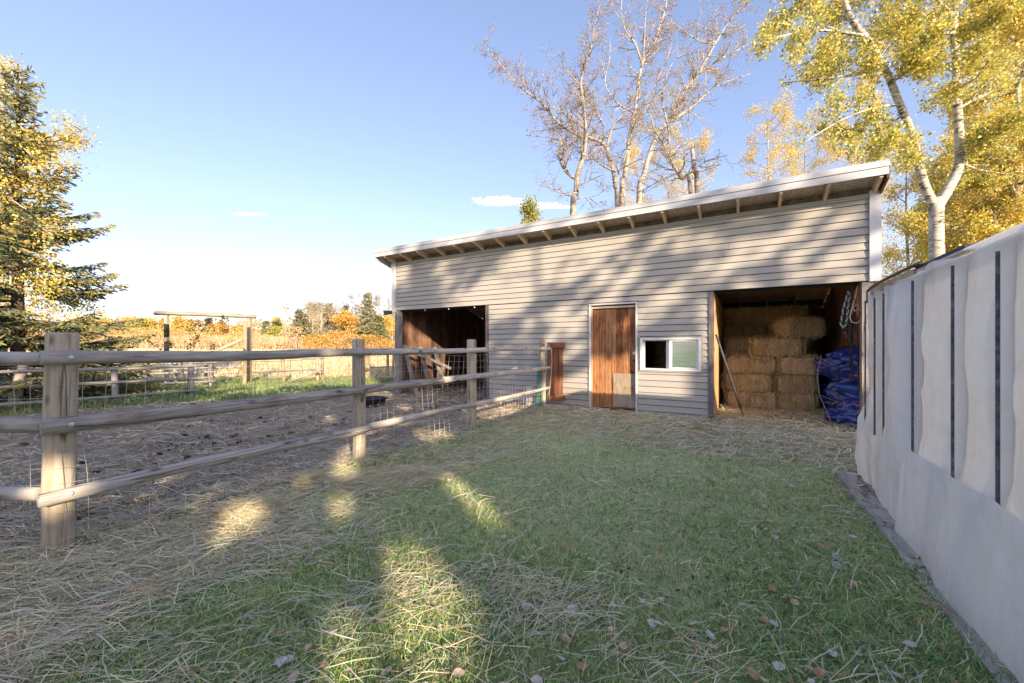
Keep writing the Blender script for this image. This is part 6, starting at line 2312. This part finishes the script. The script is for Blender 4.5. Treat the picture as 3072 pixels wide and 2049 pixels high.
# lawn blades
x, y = sample(520000, 1.0, 9.0, 1.45, -6, 5, 1.75)
z0 = zone(x, y)
hc = hay_cover(x, y)
s, d = barn_sd(x, y)
tuft = fbm(x, y, 2.2, 611, 3)
m = ((z0 == 0) & east_limit(x, y) & (d < -0.05) & (rs.uniform(0, 1, len(x)) > 0.35 + 0.72 * np.clip(hc - 0.30, 0, 1)) & (rs.uniform(0, 1, len(x)) < 0.45 + 0.9 * tuft))
# a greener strip along the fence by the third post
fd = fence_d(x, y)
m |= (z0 == 0) & (fd > -0.05) & (fd < 0.55) & (y > 3.9) & (y < 6.6) & (rs.uniform(0, 1, len(x)) < 0.8) & (fbm(x, y, 1.8, 613, 2) > 0.42)
x, y, fd = x[m], y[m], fd[m]
n = len(x)
P = np.stack([x, y, ground_z(x, y) - 0.004], -1)
D = rs.normal(size=(n, 3)) * np.array([0.6, 0.6, 0.0]) + np.array([0, 0, 0.5])
L = rs.uniform(0.02, 0.056, n) * (0.75 + 0.7 * fbm(x, y, 1.4, 612, 3))
L *= np.where((fd < 0.5) & (y > 3.9), 2.0, 1.0)
dist = np.hypot(x, y)
Wd = rs.uniform(0.0024, 0.0048, n) * (0.8 + 0.12 * dist)
C = pal(rs, n, [(0.29, 0.46, 0.15), (0.38, 0.53, 0.18), (0.20, 0.36, 0.12), (0.54, 0.57, 0.26), (0.76, 0.68, 0.42)], [4, 4, 3.5, 2.6, 3.0], 0.34)
v, q, c = strands(P, D, L, Wd, C, rs, 0, 0.3, 0.75)
tag(np_mesh('grass', v, q, c, M['grass']), 'short green lawn grass in front of the barn', 'grass', None, 'stuff')

# clover and small broad weeds in the lawn
x, y = sample(5200, 1.0, 7.0, 1.45, -5, 5, 1.7)
m = (zone(x, y) == 0) & east_limit(x, y) & (fbm(x, y, 1.5, 620, 3) > 0.52) & (hay_cover(x, y) < 0.6)
x, y = x[m], y[m]
P = np.stack([x, y, ground_z(x, y) + rs.uniform(0.01, 0.035, len(x))], -1)
C = pal(rs, len(x), [(0.09, 0.16, 0.06), (0.13, 0.20, 0.08), (0.20, 0.22, 0.08)])
v, q, c = leaf_quads(P, rs.uniform(0.012, 0.034, len(x)), C, rs, 0.85, 0.6)
tag(np_mesh('clover', v, q, c, M['grass']), 'small clover leaves among the lawn grass', 'ground cover', None, 'stuff')

HAYC = [(0.78, 0.68, 0.45), (0.70, 0.63, 0.43), (0.60, 0.58, 0.42), (0.84, 0.76, 0.56), (0.50, 0.40, 0.25), (0.63, 0.64, 0.46)]


def hay(name, label, x, y, zoff, Lr, wr, seed, tilt=0.16, cols=HAYC, wts=None, ang=None, group=None):
    n = len(x)
    r2 = np.random.RandomState(seed)
    a = r2.uniform(0, 2 * math.pi, n) if ang is None else ang + r2.normal(size=n) * 0.75 + math.pi * r2.randint(0, 2, n)
    t = r2.normal(size=n) * tilt
    D = np.stack([np.cos(a), np.sin(a), t], -1)
    L = r2.uniform(Lr[0], Lr[1], n) * r2.uniform(0.5, 1, n)
    P = np.stack([x, y, ground_z(x, y) + zoff], -1)
    P[:, :2] -= D[:, :2] * L[:, None] * 0.5
    P[:, 2] -= np.minimum(t * L * 0.5, 0) * 1.0
    W_ = r2.uniform(wr[0], wr[1], n) * (0.70 + 0.22 * np.hypot(x, y))
    L = L * (1 + 0.05 * np.hypot(x, y))
    C = pal(r2, n, cols, wts, 0.2)
    up = np.stack([r2.normal(size=n) * 0.4, r2.normal(size=n) * 0.4, np.ones(n)], -1)
    return strands(P, D, L, W_, C, r2, 0.05, 0.16, 0.35, up)


# loose hay over the lawn
x, y = sample(330000, 0.95, 9.4, 1.45, -6, 6.5, 1.4)
hc = hay_cover(x, y)
s, d = barn_sd(x, y)
m = (fence_d(x, y) > -0.15) & east_limit(x, y) & ((d < -0.04) | ((s > 2.28) & (s < 4.3) & (d < 1.7))) & (rs.uniform(0, 1, len(x)) < np.where(d > -0.2, 1.0, 0.02 + 0.98 * hc ** 1.9))
m |= (y < 2.45) & (x < -1.9) & (rs.uniform(0, 1, len(x)) < 0.4)
x, y = x[m], y[m]
fd = fence_d(x, y)
near_f = np.exp(-np.clip(fd, 0, 9) / 0.5)
zo = np.abs(rs.normal(size=len(x))) * (0.012 + 0.022 * near_f) + 0.012
k = 30000
s2, d2 = rs.uniform(-0.4, 4.4, k), rs.uniform(-3.0, 2.0, k)
m = ((d2 < -0.04) | ((s2 > 2.3) & (s2 < 4.3))) & (rs.uniform(0, 1, k) < sstep(-3.0, -1.2, d2) * (0.35 + 0.65 * sstep(0.5, 2.4, s2)))
xb, yb = BP0[0] + BU[0] * s2[m] + BN[0] * d2[m], BP0[1] + BU[1] * s2[m] + BN[1] * d2[m]
e = east_limit(xb, yb)
xb, yb = xb[e], yb[e]
parts_ = [hay('h', '', xb, yb, np.abs(rs.normal(size=len(xb))) * 0.03 + 0.012, (0.08, 0.3), (0.0022, 0.005), 911, ang=0.1), hay('h', '', x, y, zo, (0.05, 0.27), (0.0016, 0.0038), 901, ang=0.45)]
V, Q, C = cat3(parts_)
tag(np_mesh('loose_hay', V, Q, C, M['straw']), 'loose dry hay strewn over the lawn and the hay bay floor', 'hay', None, 'stuff')

# hay in the paddock: thick by the near corner, flecks farther on
x, y = sample(300000, 1.6, 11.5, 1.5, -13, 2.0, 1.35)
fd = fence_d(x, y)
s, d = barn_sd(x, y)
zz = zone(x, y)
cov = 0.16 + 0.85 * (1 - sstep(2.9, 4.6, y + 0.25 * (x + 4))) + 0.6 * np.exp(-np.clip(-fd, 0, 9) / 0.35) + 0.35 * sstep(7.5, 9.5, y) * sstep(-4, -2, x)
cov = np.clip(cov + (fbm(x * 0.7, y * 1.4, 1.3, 631, 4) - 0.5) * 1.1, 0.03, 1)
m = (fd < 0.1) & (y > 2.3) & (zz == 1) & ((d < 1.5) | (s < -5.6)) & ~((s > -2.6) & (d > -0.05)) & (rs.uniform(0, 1, len(x)) < cov)
x, y = x[m], y[m]
zo = np.abs(rs.normal(size=len(x))) * 0.02 + 0.012
V, Q, C = hay('h', '', x, y, zo, (0.05, 0.24), (0.0018, 0.0042), 903, ang=0.2, cols=[(0.70, 0.63, 0.47), (0.60, 0.53, 0.40), (0.48, 0.40, 0.28), (0.78, 0.71, 0.56), (0.30, 0.23, 0.15)])
tag(np_mesh('trodden_hay', V, Q, C, M['straw']), 'trodden pale hay over the dark earth of the paddock', 'hay', None, 'stuff')

# dung and clods
x, y = sample(2600, 2.6, 11.0, 1.5, -12, 1.5, 1.2)
m = (zone(x, y) == 1) & (fence_d(x, y) < -0.15) & (fbm(x, y, 0.9, 641, 3) > 0.54) & (barn_sd(x, y)[1] < -0.1)
x, y = x[m], y[m]
cl = MB()
ico = [(0, 0, 1), (.89, 0, .45), (.28, .85, .45), (-.72, .53, .45), (-.72, -.53, .45), (.28, -.85, .45), (.72, .53, -.3), (-.28, .85, -.3), (-.89, 0, -.3), (-.28, -.85, -.3), (.72, -.53, -.3)]
icf = [(0, 1, 2), (0, 2, 3), (0, 3, 4), (0, 4, 5), (0, 5, 1), (1, 6, 2), (2, 6, 7), (2, 7, 3), (3, 7, 8), (3, 8, 4), (4, 8, 9), (4, 9, 5), (5, 9, 10), (5, 10, 1), (1, 10, 6)]
rq = random.Random(17)
for xx, yy in zip(x, y):
    r_ = rq.uniform(0.012, 0.045)
    g = gz(xx, yy)
    cl.add([(xx + a * r_ * rq.uniform(.7, 1.3), yy + b * r_ * rq.uniform(.7, 1.3), g + c_ * r_ * 0.7 + r_ * 0.2) for a, b, c_ in ico], icf)
tag(cl.build('earth_clods', plain('dark_clod', (0.04, 0.028, 0.02), 0.95, var=0.5, scale=20)), 'dark clods of earth and dung scattered over the paddock', 'earth', None, 'stuff')

# hay clumps beside the fence, raised mounds
def clump(label, x, y, rx, ry, h, rot, seed, n=900):
    r2 = np.random.RandomState(seed)
    a = r2.uniform(0, 6.283, n)
    r_ = np.sqrt(r2.uniform(0, 1, n))
    u, v = np.cos(a) * r_ * rx, np.sin(a) * r_ * ry
    zz_ = h * (1 - r_ ** 2) * r2.uniform(0.1, 1, n) + 0.01
    an = rot + r2.normal(size=n) * 0.6
    X, Y = u * math.cos(rot) - v * math.sin(rot), u * math.sin(rot) + v * math.cos(rot)
    D = np.stack([np.cos(an), np.sin(an), r2.normal(size=n) * 0.3], -1)
    L = r2.uniform(0.08, 0.24, n)
    P = np.stack([X, Y, zz_], -1) - D * L[:, None] * 0.5
    P[:, 2] = np.maximum(P[:, 2], 0.0)
    V, Q, C = strands(P, D, L, r2.uniform(0.002, 0.0042, n), pal(r2, n, HAYC), r2, 0, 0.25)
    o = np_mesh('hay_clump', V, Q, C, M['straw'], loc=(x, y, gz(x, y)))
    tag(o, label, 'hay clump', 'hay clumps by the fence')


clump('sunlit golden hay clump beside the fence in the near foreground', -2.02, 3.02, 0.34, 0.17, 0.13, 0.5, 1, 1300)
clump('small sunlit hay clump at the foot of the second fence post', -1.83, 3.72, 0.22, 0.12, 0.09, 0.7, 2, 700)
clump('grey-green hay heap spread in front of the second fence post', -1.15, 3.80, 0.55, 0.33, 0.10, 0.4, 3, 1900)
clump('tangle of hay at the foot of the gate by the barn wall', 0.80, 7.85, 0.35, 0.2, 0.15, 0.2, 4, 900)
clump('dark hay heap on the floor by the plastic shelter corner', 4.55, 5.75, 0.35, 0.25, 0.12, 0.2, 5, 900)
clump('hay drifted against the foot of the front bale stack', 4.0, 7.35, 0.9, 0.22, 0.12, -0.53, 6, 1800)
clump('pulled hay lying around the near corner post', -2.72, 2.25, 0.40, 0.2, 0.07, 0.5, 7, 900)

# green weeds at the back of the paddock and in the pasture corner
x, y = rs.uniform(-13.5, -2.6, 26000), rs.uniform(6.6, 16.5, 26000)
zz = zone(x, y)
s, d = barn_sd(x, y)
m = (zz == 2) & (fbm(x, y, 0.9, 651, 3) + 0.25 * (1 - sstep(9, 13, y - 0.6 * (x + 7))) > 0.5)
x, y = x[m], y[m]
hgt = (0.05 + 0.22 * fbm(x, y, 0.7, 652, 3)) * (1 - 0.5 * sstep(11, 15, y))
P = np.stack([x, y, ground_z(x, y) + rs.uniform(0.0, 1, len(x)) * hgt], -1)
C = pal(rs, len(x), [(0.20, 0.32, 0.16), (0.26, 0.38, 0.18), (0.34, 0.42, 0.18), (0.15, 0.26, 0.14)], None, 0.22)
lq = leaf_quads(P, rs.uniform(0.03, 0.09, len(x)), C, rs, 0.6, 0.3)
k = 70000
x, y = rs.uniform(-14, -2.6, k), rs.uniform(6.6, 17.5, k)
m = (zone(x, y) == 2)
x, y = x[m], y[m]
P = np.stack([x, y, ground_z(x, y)], -1)
D = rs.normal(size=(len(x), 3)) * np.array([0.4, 0.4, 0]) + np.array([0, 0, 1.0])
C = pal(rs, len(x), [(0.20, 0.28, 0.11), (0.28, 0.34, 0.12), (0.40, 0.39, 0.16), (0.16, 0.24, 0.10)], None, 0.2)
sq = strands(P, D, rs.uniform(0.04, 0.16, len(x)), rs.uniform(0.006, 0.014, len(x)), C, rs, 0, 0.3, 0.8)
V, Q, C = cat3([lq, sq])
tag(np_mesh('weeds', V, Q, C, M['grass']), 'lush green weeds and grass behind the paddock', 'weeds', None, 'stuff')
# tall dry grass fringing the stubble field
k = 80000
x, y = rs.uniform(-75, -3, k), 15 + 48 * rs.uniform(0, 1, k) ** 1.5
m = (zone(x, y) == 3) & (fbm(x * 0.5, y, 0.5, 661, 3) > 0.42)
x, y = x[m], y[m]
P = np.stack([x, y, ground_z(x, y)], -1)
D = rs.normal(size=(len(x), 3)) * np.array([0.35, 0.35, 0]) + np.array([0, 0, 1.0])
C = pal(rs, len(x), [(0.62, 0.50, 0.30), (0.54, 0.42, 0.24), (0.66, 0.55, 0.36), (0.46, 0.42, 0.2)], None, 0.15)
v, q, c = strands(P, D, rs.uniform(0.08, 0.3, len(x)), rs.uniform(0.012, 0.03, len(x)) * (1 + y / 25), C, rs, 0, 0.3, 0.7)
tag(np_mesh('dry_grass', v, q, c, M['straw']), 'dry straw-coloured grass over the far field', 'grass', None, 'stuff')

# fallen leaves, one by one
fl_meshes = []
r2 = random.Random(44)
for kind, colr in (('grey', (0.50, 0.45, 0.40)), ('brown', (0.40, 0.23, 0.13)), ('tan', (0.52, 0.40, 0.27))):
    mt = plain(kind + '_dead_leaf', colr, 0.7, var=0.35, scale=60)
    for v_ in range(2):
        mb = MB()
        n_ = 9
        ring = []
        for i in range(n_):
            a = 2 * math.pi * i / n_
            r_ = 0.022 * (1.0 + (0.45 if i == 0 else 0) - 0.12 * math.cos(2 * a)) * r2.uniform(0.92, 1.08)
            u_, w_ = r_ * math.cos(a), r_ * math.sin(a) * 0.9
            ring.append((u_, w_, 0.004 + 6.5 * (w_ * w_) * (1 + v_) + 3.0 * u_ * u_ + r2.uniform(-.002, .002)))
        mb.add([(0, 0, 0.001)] + ring, [(0, 1 + i, 1 + (i + 1) % n_) for i in range(n_)])
        me = mb.mesh('fallen_leaf')
        me.materials.append(mt)
        fl_meshes.append((kind, me))
labs = {'grey': 'pale grey curled leaf fallen on the lawn', 'brown': 'orange-brown curled leaf fallen on the lawn', 'tan': 'tan curled leaf fallen on the lawn'}
cnt = 0
rq = random.Random(321)
while cnt < 150:
    yy = 1.45 + 4.6 * rq.random() ** 1.7
    xx = rq.uniform(-0.55, 1.25) * (yy + 0.2)
    ok = bool((zone(np.array([xx]), np.array([yy])) == 0)[0]) and fence_d(xx, yy) > 0.6
    gd = (xx - 3.45) * 0.863 - (yy - 3.824) * 0.5052
    if gd > -0.02 or not ok:
        continue
    if rq.random() > 0.25 + 0.75 * max(0, min(1, 1.0 + gd / 2.2)):
        continue
    kind, me = rq.choice(fl_meshes)
    o = bpy.data.objects.new('fallen_leaf', me)
    COL.objects.link(o)
    onplank = False
    if gd > -0.27:
        bpy.data.objects.remove(o)
        continue
    o.location = (xx, yy, 0.037 if onplank else gz(xx, yy) + 0.028)
    o.rotation_euler = (rq.uniform(-.4, .4), rq.uniform(-.4, .4), rq.uniform(0, 6.28))
    sc = rq.uniform(0.55, 1.1)
    o.scale = (sc, sc, sc)
    tag(o, labs[kind], 'leaf', {'grey': 'grey fallen leaves', 'brown': 'brown fallen leaves', 'tan': 'tan fallen leaves'}[kind])
    cnt += 1
# leaves caught on the edging planks
for i in range(34):
    al = rq.uniform(-2.4, 0.05)
    gp = rq.uniform(0.02, 0.22)
    kind, me = rq.choice(fl_meshes)
    o = bpy.data.objects.new('fallen_leaf', me)
    COL.objects.link(o)
    o.location = (3.45 + 0.5052 * al - 0.863 * gp, 3.824 + 0.863 * al + 0.5052 * gp, 0.038)
    o.rotation_euler = (rq.uniform(-.3, .3), rq.uniform(-.3, .3), rq.uniform(0, 6.28))
    sc = rq.uniform(0.6, 1.15)
    o.scale = (sc, sc, sc)
    tag(o, {'grey': 'pale grey curled leaf lying on the plank edging', 'brown': 'orange-brown curled leaf lying on the plank edging', 'tan': 'tan curled leaf lying on the plank edging'}[kind], 'leaf', kind + ' leaves on the plank edging')
# two dandelion clocks near the shelter
for lab, xx, yy in (('white dandelion clock in the grass below the plastic shelter', 1.92, 2.36), ('smaller dandelion clock next to the larger one below the shelter', 1.84, 2.26)):
    t = thing('dandelion_clock', lab, 'flower', (xx, yy, gz(xx, yy)))
    MB().tube([(0, 0, 0), (0.004, 0, 0.04)], 0.0015, 4).build('stem', M['greentwine'], t)
    r3 = np.random.RandomState(int(xx * 100))
    n_ = 160
    Dn = r3.normal(size=(n_, 3))
    Dn /= np.linalg.norm(Dn, axis=1, keepdims=True)
    v, q, c = strands(np.tile(np.array([[0.004, 0, 0.045]]), (n_, 1)), Dn, np.full(n_, 0.02), np.full(n_, 0.0022), np.full((n_, 3), 0.72), r3, 0, 0.02, -0.5)
    tag(np_mesh('seed_head', v, q, c, M['straw'], t), kind='stuff')
